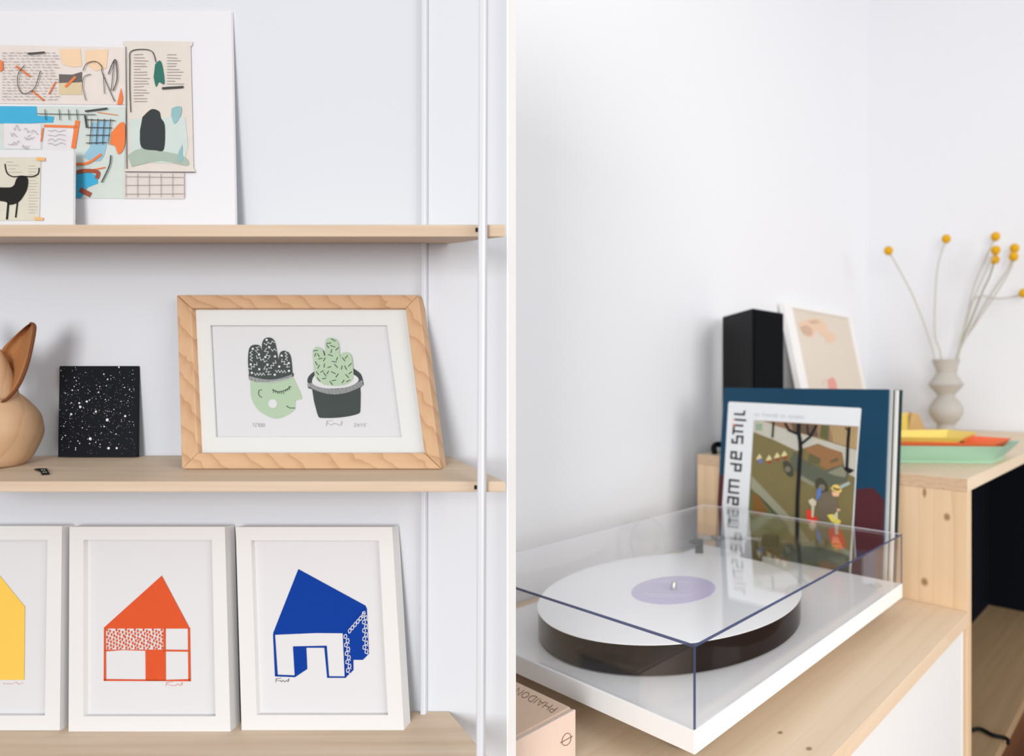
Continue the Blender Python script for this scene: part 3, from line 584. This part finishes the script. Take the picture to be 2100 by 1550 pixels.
# dust cover: five clear panels with tinted edges
clr = clear('clear_acrylic', (0.995, 0.996, 0.998, 1), 1.44, 1.0)
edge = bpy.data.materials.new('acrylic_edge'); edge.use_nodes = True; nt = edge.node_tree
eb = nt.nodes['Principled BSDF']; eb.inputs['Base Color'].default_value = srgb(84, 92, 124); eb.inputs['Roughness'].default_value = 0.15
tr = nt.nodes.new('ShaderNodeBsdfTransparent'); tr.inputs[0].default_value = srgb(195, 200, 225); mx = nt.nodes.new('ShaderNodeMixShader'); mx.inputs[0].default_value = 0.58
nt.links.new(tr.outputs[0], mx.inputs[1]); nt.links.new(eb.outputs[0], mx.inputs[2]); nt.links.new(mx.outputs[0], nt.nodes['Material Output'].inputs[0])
edge2 = clear('acrylic_far_edge', (0.90, 0.92, 0.95, 1), 1.5, 1.0)
TH = 0.0022; z0, z1 = PH+0.0008, PH+CH; E = 0.002
top = MB().wbox(E, TA-E, E, TB-E, z1-TH, z1).build('cover_top', clr, tt)
MB().wbox(0.0008, TA-0.0008, 0.0008, 0.0008+TH, z0, z1-TH-0.0001).build('cover_front', clr, tt)
MB().wbox(0.0008, 0.0008+TH, 0.0032, TB-0.0032, z0, z1-TH-0.0001).build('cover_side', clr, tt)
MB().wbox(TA-0.0008-TH, TA-0.0008, 0.0032, TB-0.0032, z0, z1-TH-0.0001).build('cover_side', clr, tt)
MB().wbox(0.0008, TA-0.0008, TB-0.0008-TH, TB-0.0008, z0, z1-TH-0.0001).build('cover_back', clr, tt)
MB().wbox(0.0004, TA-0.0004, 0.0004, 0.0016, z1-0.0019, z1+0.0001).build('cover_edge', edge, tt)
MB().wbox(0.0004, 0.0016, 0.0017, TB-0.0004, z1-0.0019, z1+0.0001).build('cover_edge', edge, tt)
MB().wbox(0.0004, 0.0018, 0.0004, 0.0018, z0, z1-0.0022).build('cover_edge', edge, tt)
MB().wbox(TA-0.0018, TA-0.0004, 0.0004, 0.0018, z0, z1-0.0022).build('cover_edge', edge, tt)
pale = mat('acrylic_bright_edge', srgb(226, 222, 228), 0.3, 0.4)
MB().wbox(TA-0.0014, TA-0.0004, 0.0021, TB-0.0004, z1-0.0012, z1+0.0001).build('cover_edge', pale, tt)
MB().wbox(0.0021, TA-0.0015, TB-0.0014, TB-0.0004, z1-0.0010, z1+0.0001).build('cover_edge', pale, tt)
wc = bez([P(1306, 1200, 1.03), P(1300, 1140, 1.03), P(1293, 1104, 1.03), P(1308, 1072, 1.03), P(1336, 1062, 1.03), P(1359, 1082, 1.03), P(1366, 1138, 1.03), P(1366, 1175, 1.03)], 8)
tag(MB().tube(wc, 0.0022, 8).build('audio_cable', mat('pale_cable', srgb(214, 214, 216), 0.5, 0.3), smooth='all'), 'pale cable looping up behind the turntable', 'cable')

# ------------------------------------------------------------------ record sleeves leaning on the bench
TL_ = math.radians(5); LV = AX*math.sin(TL_)+UP*math.cos(TL_); LN = AX*math.cos(TL_)-UP*math.sin(TL_)
class Cover(Plane):                             # print is trimmed at the sleeve's edges
    def px(s, u, v, c=0):
        q = Plane.px(s, u, v, c)-s.o-s.n*c; a = min(0.999, max(0.001, q.dot(s.u)/s.u.length_squared)); b = min(0.999, max(0.004, q.dot(s.v)/s.v.length_squared)); return s.at(a, b, c)
def sleeve(s0, tr_, wd, ht, th):
    bl = W(s0, tr_+wd, SB+0.0006+th*math.sin(TL_)); return Cover(bl, bl-BX*wd, bl+LV*ht)
def slv(name, label, pl, th, m, cat='record sleeve', group='record sleeves'):
    t_ = thing(name, label, cat, pl.at(0.5, 0, -th/2), group)
    q = [pl.at(0, 0), pl.at(1, 0), pl.at(1, 1), pl.at(0, 1)]
    return t_, MB().hexa([x-pl.n*th for x in q], q).build('sleeve', m, t_, bevel=0.0004)
offw = mat('sleeve_white', srgb(228, 226, 222), 0.7, 0.2)
pf = sleeve(0.458, 0.046, 0.313, 0.3105, 0.0045)
t_, sl = slv('record_sleeve', 'blue record sleeve with a white illustrated panel, foremost in the row', pf, 0.0045, mat('sleeve_blue', srgb(14, 62, 88), 0.5, 0.25, 0.12, 6))
p2 = sleeve(0.4635, 0.0415, 0.313, 0.3100, 0.0028); slv('record_sleeve', 'pale grey record sleeve edge right behind the blue one', p2, 0.0028, mat('sleeve_grey', srgb(196, 200, 198), 0.6, 0.25))
p3 = sleeve(0.4672, 0.0405, 0.313, 0.3095, 0.0022); slv('record_sleeve', 'thin black record sleeve edge between two pale ones', p3, 0.0022, M['matte_black'])
p4 = sleeve(0.4705, 0.036, 0.313, 0.3090, 0.0045); slv('record_sleeve', 'white record sleeve edge before the hindmost dark one', p4, 0.0045, offw)
p5 = sleeve(0.4760, 0.0325, 0.313, 0.3095, 0.0040); slv('record_sleeve', 'hindmost dark teal record sleeve leaning on the bench', p5, 0.0040, mat('sleeve_dark', srgb(22, 44, 50), 0.5, 0.3))
pl = pf
pl.ink('maroon_field', mat('maroon_ink', srgb(78, 32, 38), 0.5, 0.3, 0.08, 20), sl, [[(1757, 1003), (1790, 1000), (1804, 1014), (1822, 1028), (1813, 1239), (1740, 1239)], [(1471, 976), (1486, 972), (1480, 1060), (1474, 1130), (1466, 1130)]], c=0.0003)
pan = pl.ink('white_panel', mat('panel_ink', srgb(228, 230, 232), 0.5, 0.3), sl, [[(1496, 823.5), (1764.5, 836.5), (1766.6, 839), (1757, 960), (1744, 1200), (1740, 1236), (1476, 1160), (1481, 1037), (1486, 960), (1493.6, 827)]], c=0.0005)
Ki = lambda n, r, g, b: mat(n, srgb(r, g, b), 0.5, 0.3, 0.05, 60)
pic = [(1546, 861.5), (1760, 874.5), (1749, 1060), (1742, 1150), (1739, 1215), (1526, 1160), (1534, 1060)]
pl.ink('picture_ground', Ki('olive', 122, 110, 70), sl, [pic], c=0.0007)
K = crop(1540, 850, 8.75)
pl.ink('picture_pavement', Ki('pavement', 190, 186, 172), sl, [K((55, 105), (230, 120), (1100, 400), (1900, 640), (1870, 1130), (1700, 1040), (1640, 700), (1200, 520), (960, 600), (820, 650), (400, 450), (40, 310))], c=0.0009)
pl.ink('picture_house_fronts', Ki('housefront', 150, 118, 92), sl, [K((230, 110), (1930, 215), (1900, 630), (1450, 490), (860, 330), (420, 195))], c=0.0010)
pl.ink('picture_house_shades', Ki('housefront_dark', 104, 84, 66), sl, [K((720, 150), (1160, 180), (1210, 400), (1090, 390), (760, 290))], c=0.0011)
pl.ink('picture_hedge', Ki('hedge_green', 96, 96, 58), sl, [K((1260, 190), (1400, 195), (1390, 470), (1230, 410))], c=0.0011)
pl.ink('picture_fence', Ki('fence_tan', 176, 150, 108), sl, [K((1420, 200), (1930, 225), (1895, 630), (1470, 490))], c=0.0011)
pl.ink('picture_fence_lines', Ki('fence_line', 140, 114, 80), sl, lines=[(K((1480+k*62, 215+k*3), (1470+k*60, 480+k*18)), 0.8) for k in range(7)], c=0.0012)
pl.ink('picture_stamp', Ki('stamp_green', 146, 166, 140), sl, [K((85, 155), (205, 160), (200, 290), (80, 280))], c=0.0011)
pl.ink('picture_kerb', Ki('kerb_grey', 150, 148, 124), sl, [[(1541, 975), (1555, 990), (1640, 1080), (1660, 1110), (1640, 1112), (1605, 1075), (1540, 1000)]], c=0.0009)
pl.ink('picture_lawn', Ki('lawn', 98, 104, 62), sl, [[(1538, 1000), (1562, 1020), (1620, 1080), (1600, 1110), (1560, 1100), (1534, 1085)]], c=0.0009)
pl.ink('picture_wicker', Ki('wicker', 128, 88, 40), sl, [curve([(1543, 1010), (1556, 1018), (1572, 1048), (1560, 1060), (1545, 1050)], 4)], c=0.0010)
pl.ink('picture_shade', Ki('dark_grass', 62, 66, 52), sl, [[(1532, 1096), (1600, 1112), (1680, 1122), (1743, 1140), (1739, 1215), (1526, 1160)]], c=0.0009)
pl.ink('car_body', Ki('car_green', 92, 96, 78), sl, [K((780, 660), (930, 800), (1030, 850), (1340, 1010), (1480, 930), (1650, 920), (1760, 1040), (1720, 1200), (1500, 1260), (1240, 1330), (900, 1120), (760, 1000), (700, 800))], c=0.0012)
pl.ink('car_bonnet', Ki('car_grey', 136, 134, 112), sl, [K((1370, 1040), (1620, 930), (1720, 1010), (1690, 1130), (1500, 1090)), K((900, 1090), (1150, 1230), (1130, 1300), (890, 1170))], c=0.0013)
pl.ink('car_roof', Ki('roof_brown', 148, 108, 70), sl, [K((960, 600), (1200, 535), (1640, 680), (1640, 900), (1360, 985), (1240, 910), (1020, 700))], c=0.0014)
pl.ink('car_windows', Ki('window_olive', 96, 92, 62), sl, [K((1050, 690), (1250, 790), (1230, 900), (1030, 840)), K((1420, 830), (1560, 770), (1560, 830), (1430, 870))], c=0.0015)
pl.ink('car_wheels', Ki('tyre', 70, 66, 54), sl, [curve(K((570, 850), (650, 830), (740, 930), (760, 1090), (680, 1110), (590, 1000)), 4), curve(K((1150, 1180), (1230, 1130), (1330, 1190), (1390, 1340), (1320, 1420), (1180, 1380)), 4)], c=0.0015)
pl.ink('car_hubs', Ki('hub', 120, 114, 94), sl, dots=[(1540+660/8.75, 850+980/8.75, 6), (1540+1270/8.75, 850+1310/8.75, 7)], c=0.0016)
tk = K((600, 150), (650, 240), (720, 310), (840, 360), (875, 480), (880, 700), (860, 900), (840, 1200), (830, 1488))
tr_l = [(K((860, 160), (850, 300), (880, 470), (890, 620), (870, 900), (850, 1240), (835, 1488))+[(1634, 1090), (1631, 1134)], 8), (K((610, 150), (680, 280), (840, 350)), 5), (K((1180, 190), (1060, 400), (900, 530)), 5), (K((1010, 180), (1020, 330), (1070, 400)), 3), (K((405, 130), (385, 415)), 4), (K((1765, 225), (1740, 500), (1720, 985)), 6), (K((1690, 230), (1740, 280)), 3)]
tb_ = Ki('tree_black', 24, 22, 26)
pl.ink('bare_tree', tb_, sl, lines=tr_l[:4], one=True, c=0.0018); pl.ink('lamp_post', tb_, sl, lines=tr_l[4:5], c=0.0018)
pl.ink('bare_tree', tb_, sl, [K((1660, 950), (1720, 940), (1860, 1000), (1770, 1060), (1690, 1010))], lines=tr_l[5:], one=True, c=0.0018)
kids = [(150, 770), (325, 790), (470, 745), (600, 715)]
pl.ink('children_yellow', Ki('child_yellow', 214, 204, 150), sl, [K((x-60, y+30), (x, y-70), (x+50, y), (x+20, y+60)) for x, y in kids], c=0.0014)
pl.ink('children_red', Ki('child_red', 160, 64, 54), sl, [K((x-40, y+40), (x+45, y+20), (x+25, y+95), (x-15, y+80)) for x, y in kids], c=0.0015)
pl.ink('child_blue', Ki('child_blue', 110, 120, 170), sl, [K((110, 810), (190, 780), (210, 860), (160, 880))], c=0.0016)
K = crop(1600, 960, 6.456)
pl.ink('man_coat', Ki('coat', 112, 100, 82), sl, [K((560, 320), (660, 300), (740, 380), (770, 530), (740, 580), (640, 600), (610, 690), (530, 700), (480, 500))], c=0.0018)
pl.ink('man_blue_sleeve', Ki('sleeve_cloth', 92, 120, 180), sl, [K((490, 270), (540, 265), (545, 350), (500, 420), (475, 420))], c=0.0019)
pl.ink('man_skin', Ki('skin', 236, 184, 146), sl, [K((680, 310), (790, 320), (770, 375), (700, 370)), K((745, 535), (805, 545), (770, 575))], c=0.0020)
pl.ink('straw_hat', Ki('straw', 226, 196, 112), sl, [curve(K((670, 270), (710, 220), (770, 225), (815, 290), (790, 320), (700, 300)), 4)], c=0.0021)
pl.ink('hat_band', Ki('band_black', 30, 28, 26), sl, lines=[(K((700, 258), (745, 282), (790, 280)), 3.2)], c=0.0022)
pl.ink('red_wheels', Ki('bright_red', 222, 62, 40), sl, [curve(K((345, 560), (380, 545), (410, 570), (420, 640), (480, 640), (495, 700), (440, 740), (350, 700)), 3), curve(K((640, 830), (680, 780), (780, 800), (850, 920), (860, 1050), (740, 1060), (660, 960)), 4)], c=0.0019)
pl.ink('yellow_shapes', Ki('lemon', 222, 206, 96), sl, [curve(K((620, 620), (700, 610), (720, 660), (800, 690), (780, 740), (680, 710)), 3)], c=0.0022)
pl.ink('pale_cloths', Ki('pale_cloth', 206, 196, 170), sl, [K((370, 430), (430, 395), (480, 440), (470, 500), (400, 490)), K((415, 490), (455, 490), (440, 650), (415, 650)), K((710, 620), (760, 560), (770, 870), (730, 880))], c=0.0021)
pl.ink('pale_blue_scarf', Ki('pale_blue', 164, 180, 176), sl, [K((790, 230), (910, 175), (930, 210), (810, 270))], c=0.0019)
# lettering "naam de stijl" up the white panel
K = crop(1460, 800, 7.75); K2 = crop(1460, 980, 6.456)
let = [K((520, 325), (508, 388), (350, 378)), K((370, 466), (545, 481)), K((365, 556), (500, 567)), K((350, 572), (336, 702)), K((340, 648), (496, 662)), K((478, 856), (488, 738), (402, 732), (395, 838), (324, 830), (326, 770)), K((468, 980), (458, 1100), (304, 1076), (312, 980), (386, 986), (380, 1088)),
       K((290, 1165), (462, 1186), (452, 1282), (370, 1276), (378, 1176)), K2((366, 40), (236, 25), (226, 187), (360, 202)), K2((360, 119), (230, 106)), K2((211, 338), (220, 250), (346, 268), (340, 352), (280, 347), (286, 262)), K2((206, 482), (214, 402), (346, 420), (340, 500), (278, 494), (284, 412)),
       K2((350, 572), (220, 552), (214, 640), (346, 655))]
pl.ink('lettering', Ki('letter_black', 26, 30, 34), sl, lines=[(q, 4.0) for q in let], c=0.0010)
pl.ink('orange_letter_dots', Ki('letter_orange', 226, 104, 62), sl, lines=[(K((340, 464), (372, 467)), 3.4), (K((332, 545), (368, 562)), 4)], c=0.0012)
KK = crop(1420, 600, 3.37); x = 430; ls = []
for wd, tall in ((14, 0), (12, 0), (0, 0), (14, 1), (14, 0), (15, 0), (15, 0), (8, 0), (10, 1), (0, 0), (12, 0), (12, 0), (0, 0), (15, 2), (12, 0), (15, 0), (8, 1), (14, 0), (13, 0)):
    if wd:
        y = 845+(x-430)*0.06; ls.append((KK((x, y+9), (x, y-9-(12 if tall == 1 else 0)), (x+wd*0.7, y-9), (x+wd*0.7, y+9+(10 if tall == 2 else 0))), 0.8))
    x += wd+6 if wd else 16
pl.ink('faint_lettering', Ki('letter_grey', 186, 186, 190), sl, lines=ls, c=0.0010)

# ------------------------------------------------------------------ book
bk = thing('art_book', 'blush cloth bound book beside the turntable at the sideboard edge', 'book', W(-0.077, 0.15, SB))
cloth = mat('blush_cloth', srgb(214, 192, 178), 0.8, 0.15, 0.03, 700, 0.25, 900); cloth2 = mat('blush_cloth_cover', srgb(206, 178, 156), 0.8, 0.15, 0.03, 700, 0.25, 900)
BT = -0.2766; s1 = -0.035; s0b = -0.119; t0b = 0.1008; t1b = 0.195
MB().wbox(s0b+0.002, s1-0.003, t0b+0.004, t1b-0.003, SB+0.0030, BT-0.0030).build('pages', M['paper'], bk)
MB().wbox(s0b, s1, t0b+0.0075, t1b, BT-0.0026, BT).build('cover', cloth2, bk, bevel=0.0006)
MB().wbox(s0b, s1, t0b+0.0075, t1b, SB+0.0002, SB+0.0027).build('cover', cloth2, bk, bevel=0.0006)
MB().wbox(s0b, s1, t0b, t0b+0.0030, SB+0.0002, BT+0.0002).build('spine', cloth, bk, bevel=0.0009, seg=3)
MB().wbox(s0b, s1, t0b+0.0028, t0b+0.0078, BT-0.0026, BT-0.0010).build('hinge', cloth, bk, bevel=0.0004)
brn = mat('brown_foil', srgb(120, 92, 72), 0.4, 0.4)
class Flat(Plane): pass
pt = Plane(W(s0b, t0b, BT), W(s1, t0b, BT), W(s0b, t1b, BT))
K = crop(1050, 1300, 6.2)
GL = {'P': (42, [[(0, 0), (0, 1)], [(0, 1), (.62, 1), (.95, .88), (1, .74), (.95, .6), (.62, .5), (0, .5)]]), 'H': (60, [[(0, 0), (0, 1)], [(1, 0), (1, 1)], [(0, .52), (1, .52)]]),
      'A': (64, [[(0, 0), (.5, 1), (1, 0)], [(.2, .36), (.8, .36)]]), 'I': (6, [[(0, 0), (0, 1)]]), 'D': (56, [[(0, 0), (0, 1)], [(0, 1), (.5, 1), (.88, .82), (1, .5), (.88, .18), (.5, 0), (0, 0)]]),
      'O': (64, [[(.5, 1), (.15, .85), (0, .5), (.15, .15), (.5, 0), (.85, .15), (1, .5), (.85, .85), (.5, 1)]]), 'N': (60, [[(0, 0), (0, 1), (1, 0), (1, 1)]])}
ph = []; pos = 0.0
for ch in 'PHAIDON':                            # the title reads upside down from here
    wd_, strokes = GL[ch]; wd_ *= 1.12
    for st_ in strokes: ph.append(K(*[(583-0.890*(pos+wd_*x)-75*y, 934-0.456*(pos+wd_*x)+63*y) for x, y in st_]))
    pos += wd_+26
pt.ink('title_lettering', brn, bk, lines=[(q, 1.4) for q in ph], c=0.0002)
psn = Plane(W(s0b, t0b, SB), W(s1, t0b, SB), W(s0b, t0b, BT))
psn.ink('publisher_mark', brn, bk, one=True, lines=[(K(*curve([(650, 1310), (690, 1265), (735, 1270), (750, 1310), (740, 1370), (700, 1412), (655, 1410), (635, 1370), (650, 1310)])), 1.3), (K((615, 1385), (772, 1298)), 1.5)], c=0.0003)

# ------------------------------------------------------------------ things on the bench
sp_ = thing('loudspeaker', 'black loudspeaker against the white wall behind the record sleeves', 'loudspeaker', W(0.58, 0.38, BN))
N0 = W(0.5314, 0.33, 0); ST = 0.129; e1 = AX*0.104; e2 = Vector((-0.40, 0.917, 0))*0.166
ring = [N0, N0+e1, N0+e1*0.92+BX*0.125, N0+e2]
MB().hexa([q+UP*BN for q in ring], [q+UP*ST for q in ring]).build('cabinet', M['matte_black'], sp_, bevel=0.002)
g0 = N0+AX*0.004-BX*0.0025; MB().hexa([g0+UP*(BN+0.004), g0+AX*0.095+UP*(BN+0.004), g0+AX*0.095+BX*0.002+UP*(BN+0.004), g0+BX*0.002+UP*(BN+0.004)], [g0+UP*(ST-0.004), g0+AX*0.095+UP*(ST-0.004), g0+AX*0.095+BX*0.002+UP*(ST-0.004), g0+BX*0.002+UP*(ST-0.004)]).build('grille', M['grille'], sp_)
kc = bez([W(0.515, 0.405, BN+0.003), W(0.525, 0.415, BN+0.012), W(0.545, 0.422, BN+0.015), W(0.565, 0.42, BN+0.01), W(0.58, 0.405, BN+0.003)], 6)
tag(MB().tube(kc, 0.0055, 10).build('speaker_cable', M['matte_black'], smooth='all'), 'thick black cable end lying on the bench left of the sleeves', 'cable')

# leaning portrait
th_ = 0.235; bl = W(0.8455, 0.3927, BN+0.0042); up_ = (BX*0.075+UP*0.319)
pp = Plane(bl, bl+AX*0.345, bl+up_)
pf_ = thing('portrait_frame', 'white framed pale drawing of a face leaning beside the loudspeaker', 'picture frame', pp.at(0.5, 0, -0.006))
bw = 0.022; Wd = 0.345; Hd = up_.length; dpt = 0.016
cor = [pp.at(0, 1), pp.at(1, 1), pp.at(1, 0), pp.at(0, 0)]; ic = [pp.at(bw/Wd*1.6, 1-0.012/Hd), pp.at(1-0.010/Wd, 1-0.012/Hd), pp.at(1-0.010/Wd, 0.02/Hd), pp.at(bw/Wd*1.6, 0.02/Hd)]
for k in range(4):
    j = (k+1) % 4; MB().hexa([q-pp.n*dpt for q in (cor[k], cor[j], ic[j], ic[k])], [cor[k], cor[j], ic[j], ic[k]]).build('frame_rail', M['white'], pf_, bevel=0.0008)
cc = (ic[0]+ic[2])/2; q = [x.lerp(cc, -0.02)-pp.n*0.005 for x in ic]
pr = MB().hexa([x-pp.n*0.001 for x in q], q).build('drawing', mat('cream_paper', srgb(218, 207, 194), 0.7, 0.2, 0.02, 12), pf_)
sk = crop(1420, 600, 3.37); cz = -0.0045
pp.ink('drawn_brow', mat('drawn_peach', srgb(226, 196, 172), 0.8, 0.1, 0.05, 30), pr, [curve(sk((730, 215), (790, 185), (870, 180), (935, 230), (900, 300), (860, 260), (830, 310), (770, 290)), 4), curve(sk((910, 290), (950, 265), (990, 300), (975, 345), (925, 340)), 4)], c=cz)
pp.ink('drawn_shadow', mat('drawn_mauve', srgb(204, 172, 152), 0.8, 0.1, 0.05, 30), pr, [curve(sk((745, 240), (790, 225), (830, 260), (815, 300), (765, 280)), 4), curve(sk((800, 200), (850, 190), (880, 205), (830, 215)), 3)], c=cz+0.0003)
pp.ink('drawn_lips', mat('drawn_rose', srgb(222, 158, 150), 0.8, 0.1), pr, [curve(sk((935, 610), (965, 585), (985, 600), (1000, 650), (985, 690), (940, 670)), 4)], lines=[(curve(sk((900, 640), (915, 610), (945, 600))), 1.2)], c=cz)

# trays
def tray(name, label, pts, z0, h, flare, m):
    c = Vector((sum(p[0] for p in pts)/len(pts), sum(p[1] for p in pts)/len(pts)))
    def inset(d):
        out = []; n = len(pts)
        for i in range(n):
            p0 = Vector(pts[i-1]); p1 = Vector(pts[i]); p2 = Vector(pts[(i+1) % n]); d0 = (p1-p0).normalized(); d1 = (p2-p1).normalized()
            n0 = Vector((-d0.y, d0.x)); n1 = Vector((-d1.y, d1.x)); b = (n0+n1).normalized(); k = d/max(0.3, b.dot(n0)); q = p1+b*k
            out.append((q.x, q.y))
        return out
    th = 0.0022; n = len(pts); ro = pts; bo = inset(flare); ri = inset(th); bi = inset(flare+th)
    t = thing(name, label, 'tray', W(c.x, c.y, z0), 'stacked coloured trays')
    b = MB(); b.hexa([W(x, y, z0) for x, y in bo], [W(x, y, z0+th) for x, y in bo]); b.build('base', m, t)
    for i in range(n):
        j = (i+1) % n
        MB().hexa([W(*bo[i], z0+th), W(*bo[j], z0+th), W(*bi[j], z0+th), W(*bi[i], z0+th)], [W(*ro[i], z0+h), W(*ro[j], z0+h), W(*ri[j], z0+h), W(*ri[i], z0+h)]).build('rim', m, t)
    return t
D = Vector((-0.5, 0.866))
def para(p0, L, Mx): a = Vector(p0); b = a+Vector((L, 0)); return [tuple(a), tuple(b), tuple(b+D*Mx), tuple(a+D*Mx)]
tray('mint_tray', 'mint green faceted tray at the bottom of the tray stack', [(0.665, -0.076), (0.778, -0.076), (0.800, 0.055), (0.665, 0.195), (0.535, 0.150)], BN+0.0003, 0.030, 0.024, mat('mint_enamel', srgb(168, 208, 184), 0.5, 0.3))
tray('orange_tray', 'orange faceted tray between the mint and yellow trays', [(0.671, -0.062), (0.768, -0.064), (0.787, 0.050), (0.663, 0.180), (0.552, 0.140)], BN+0.0085, 0.0265, 0.020, mat('orange_enamel', srgb(250, 122, 74), 0.5, 0.3))
tray('yellow_tray', 'yellow faceted tray on top of the tray stack', [(0.634, -0.020), (0.752, -0.010), (0.785, 0.055), (0.67, 0.172), (0.562, 0.12)], BN+0.0245, 0.0195, 0.022, mat('yellow_enamel', srgb(248, 216, 112), 0.5, 0.3))
cp = ray_z(1973, 909, BN+0.031)
clp = thing('binder_clip', 'tiny black clip on the rim of the orange tray', 'clip', cp)
MB().tube([cp-AX*0.005, cp+AX*0.005], 0.0034, 10).build('clip_body', M['matte_black'], clp, smooth=35)
MB().tube([cp+UP*0.002, cp+UP*0.004+BX*0.008, cp+UP*0.004+BX*0.012], 0.0009, 6).build('clip_wire', M['matte_black'], clp)
yb = thing('yellow_box', 'small yellow box behind the trays', 'box', W(1.19, 0.31, BN))
MB().wbox(1.165, 1.200, 0.300, 0.328, BN+0.0003, BN+0.044).build('box_body', mat('yellow_card', srgb(240, 214, 110), 0.6, 0.2), yb, bevel=0.001)
MB().wbox(1.163, 1.202, 0.298, 0.330, BN+0.0441, BN+0.050).build('lid', mat('yellow_card_lid', srgb(244, 222, 130), 0.6, 0.2), yb, bevel=0.001)
c0 = ray_z(1878, 884, BN); kw = thing('kraft_wedge', 'tan cardboard wedge beside the small yellow box', 'ornament', c0)
ra = Vector((1, 0, 0)); fr = [(-0.021, 0), (0.028, 0), (0.008, 0.046), (-0.012, 0.050)]
MB().hexa([c0+ra*x+UP*(y+0.0003) for x, y in fr], [c0+ra*x+UP*(y+0.0003)+Vector((0, 0.03, 0)) for x, y in fr]).build('wedge_body', mat('kraft', srgb(206, 172, 122), 0.8, 0.1), kw, bevel=0.0008)

# vase with dried flowers
VZ = 1.638; vb = P(1940, 884.7, VZ); vb.z = BN+0.0003; k = VZ/FX
va = thing('vase', 'pale grey stacked-shape ceramic vase behind the trays', 'vase', vb)
pr_ = [(17, 0), (19, 4), (18, 12)]+[(17+17.8*math.sin(math.pi*q/14), 14+q/14*58) for q in range(0, 15)]+[(17.5, 73), (18, 76), (36, 96), (18.5, 121), (18.5, 123), (29, 147), (27, 147), (16.5, 123), (14, 110), (14, 60)]
MB().lathe(vb, [(a*k, b*k) for a, b in pr_], 56).build('vase_body', mat('grey_ceramic', srgb(188, 183, 176), 0.75, 0.2, 0.03, 300, 0.15, 600), va, smooth=28)
yel = mat('flower_yellow', srgb(226, 172, 40), 0.9, 0.1, 0.15, 500, 0.6, 900); stm = mat('dried_stem', srgb(196, 192, 180), 0.8, 0.15, 0.12, 200); stm2 = mat('dried_stem_dark', srgb(150, 146, 122), 0.8, 0.15, 0.15, 200)
FLW = [((1822, 514), [(1846, 556), (1872, 606), (1898, 672), (1916, 733)], 'leftmost yellow billy button flower leaning far left in the vase'),
       ((1940.6, 490), [(1930, 520), (1922, 556), (1917, 630), (1918, 690), (1930, 733)], 'upright yellow billy button flower above the vase'),
       ((2041.6, 485), [(2026, 520), (2000, 580), (1985, 640), (1966, 733)], 'highest yellow billy button flower of the right cluster'),
       ((2042, 513), [(2020, 560), (1998, 610), (1980, 670), (1962, 733)], 'yellow billy button flower second down in the near right column'),
       ((2040, 532), [(2030, 566), (2014, 600), (1990, 660), (1961, 733)], 'yellow billy button flower lowest in the near right column'),
       ((2080.6, 509), [(2068, 550), (2040, 592), (2005, 650), (1964, 733)], 'upper yellow billy button flower of the pair at far right'),
       ((2078.7, 526), [(2072, 552), (2044, 600), (2000, 665), (1960, 733)], 'lower yellow billy button flower of the pair at far right'),
       ((2099, 601), [(2082, 608), (2046, 612), (2010, 607), (1990, 625), (1976, 675), (1962, 733)], 'yellow billy button flower sticking out sideways at the photo edge')]
import bmesh
for i, ((u, v), path, lab) in enumerate(FLW):
    z = VZ+[-0.02, 0.0, 0.004, -0.02, -0.004, 0.006, -0.018, 0.0][i]-max(0, u-1960)*0.0006; c = P(u, v, z)   # clear of the wall on the right
    ftop = Vector((vb.x+(path[-1][0]-1940)*k*0.55, vb.y+0.01*((i % 3)-1), vb.z+0.06))
    fo = thing('billy_button', lab, 'flower', ftop, 'dried flowers in the vase')
    pts = bez([c]+[P(a, b, z+(VZ-z)*(q+1)/len(path)) for q, (a, b) in enumerate(path)]+[ftop], 6)
    MB().tube(pts, 0.0021, 7).build('stem', stm2 if i == 4 else stm, fo, smooth='all')
    bm = bmesh.new(); bmesh.ops.create_icosphere(bm, subdivisions=4, radius=0.0118); rr = random.Random(50+i)
    for vtx in bm.verts: vtx.co *= 1+rr.uniform(-0.05, 0.05)
    mb = MB(); mb.v = [tuple(c+q.co) for q in bm.verts]; mb.f = [[q.index for q in fc.verts] for fc in bm.faces]; bm.free()
    mb.build('flower_head', yel, fo, smooth='all')

for o in bpy.data.objects:
    if '_loc' in o: del o['_loc']
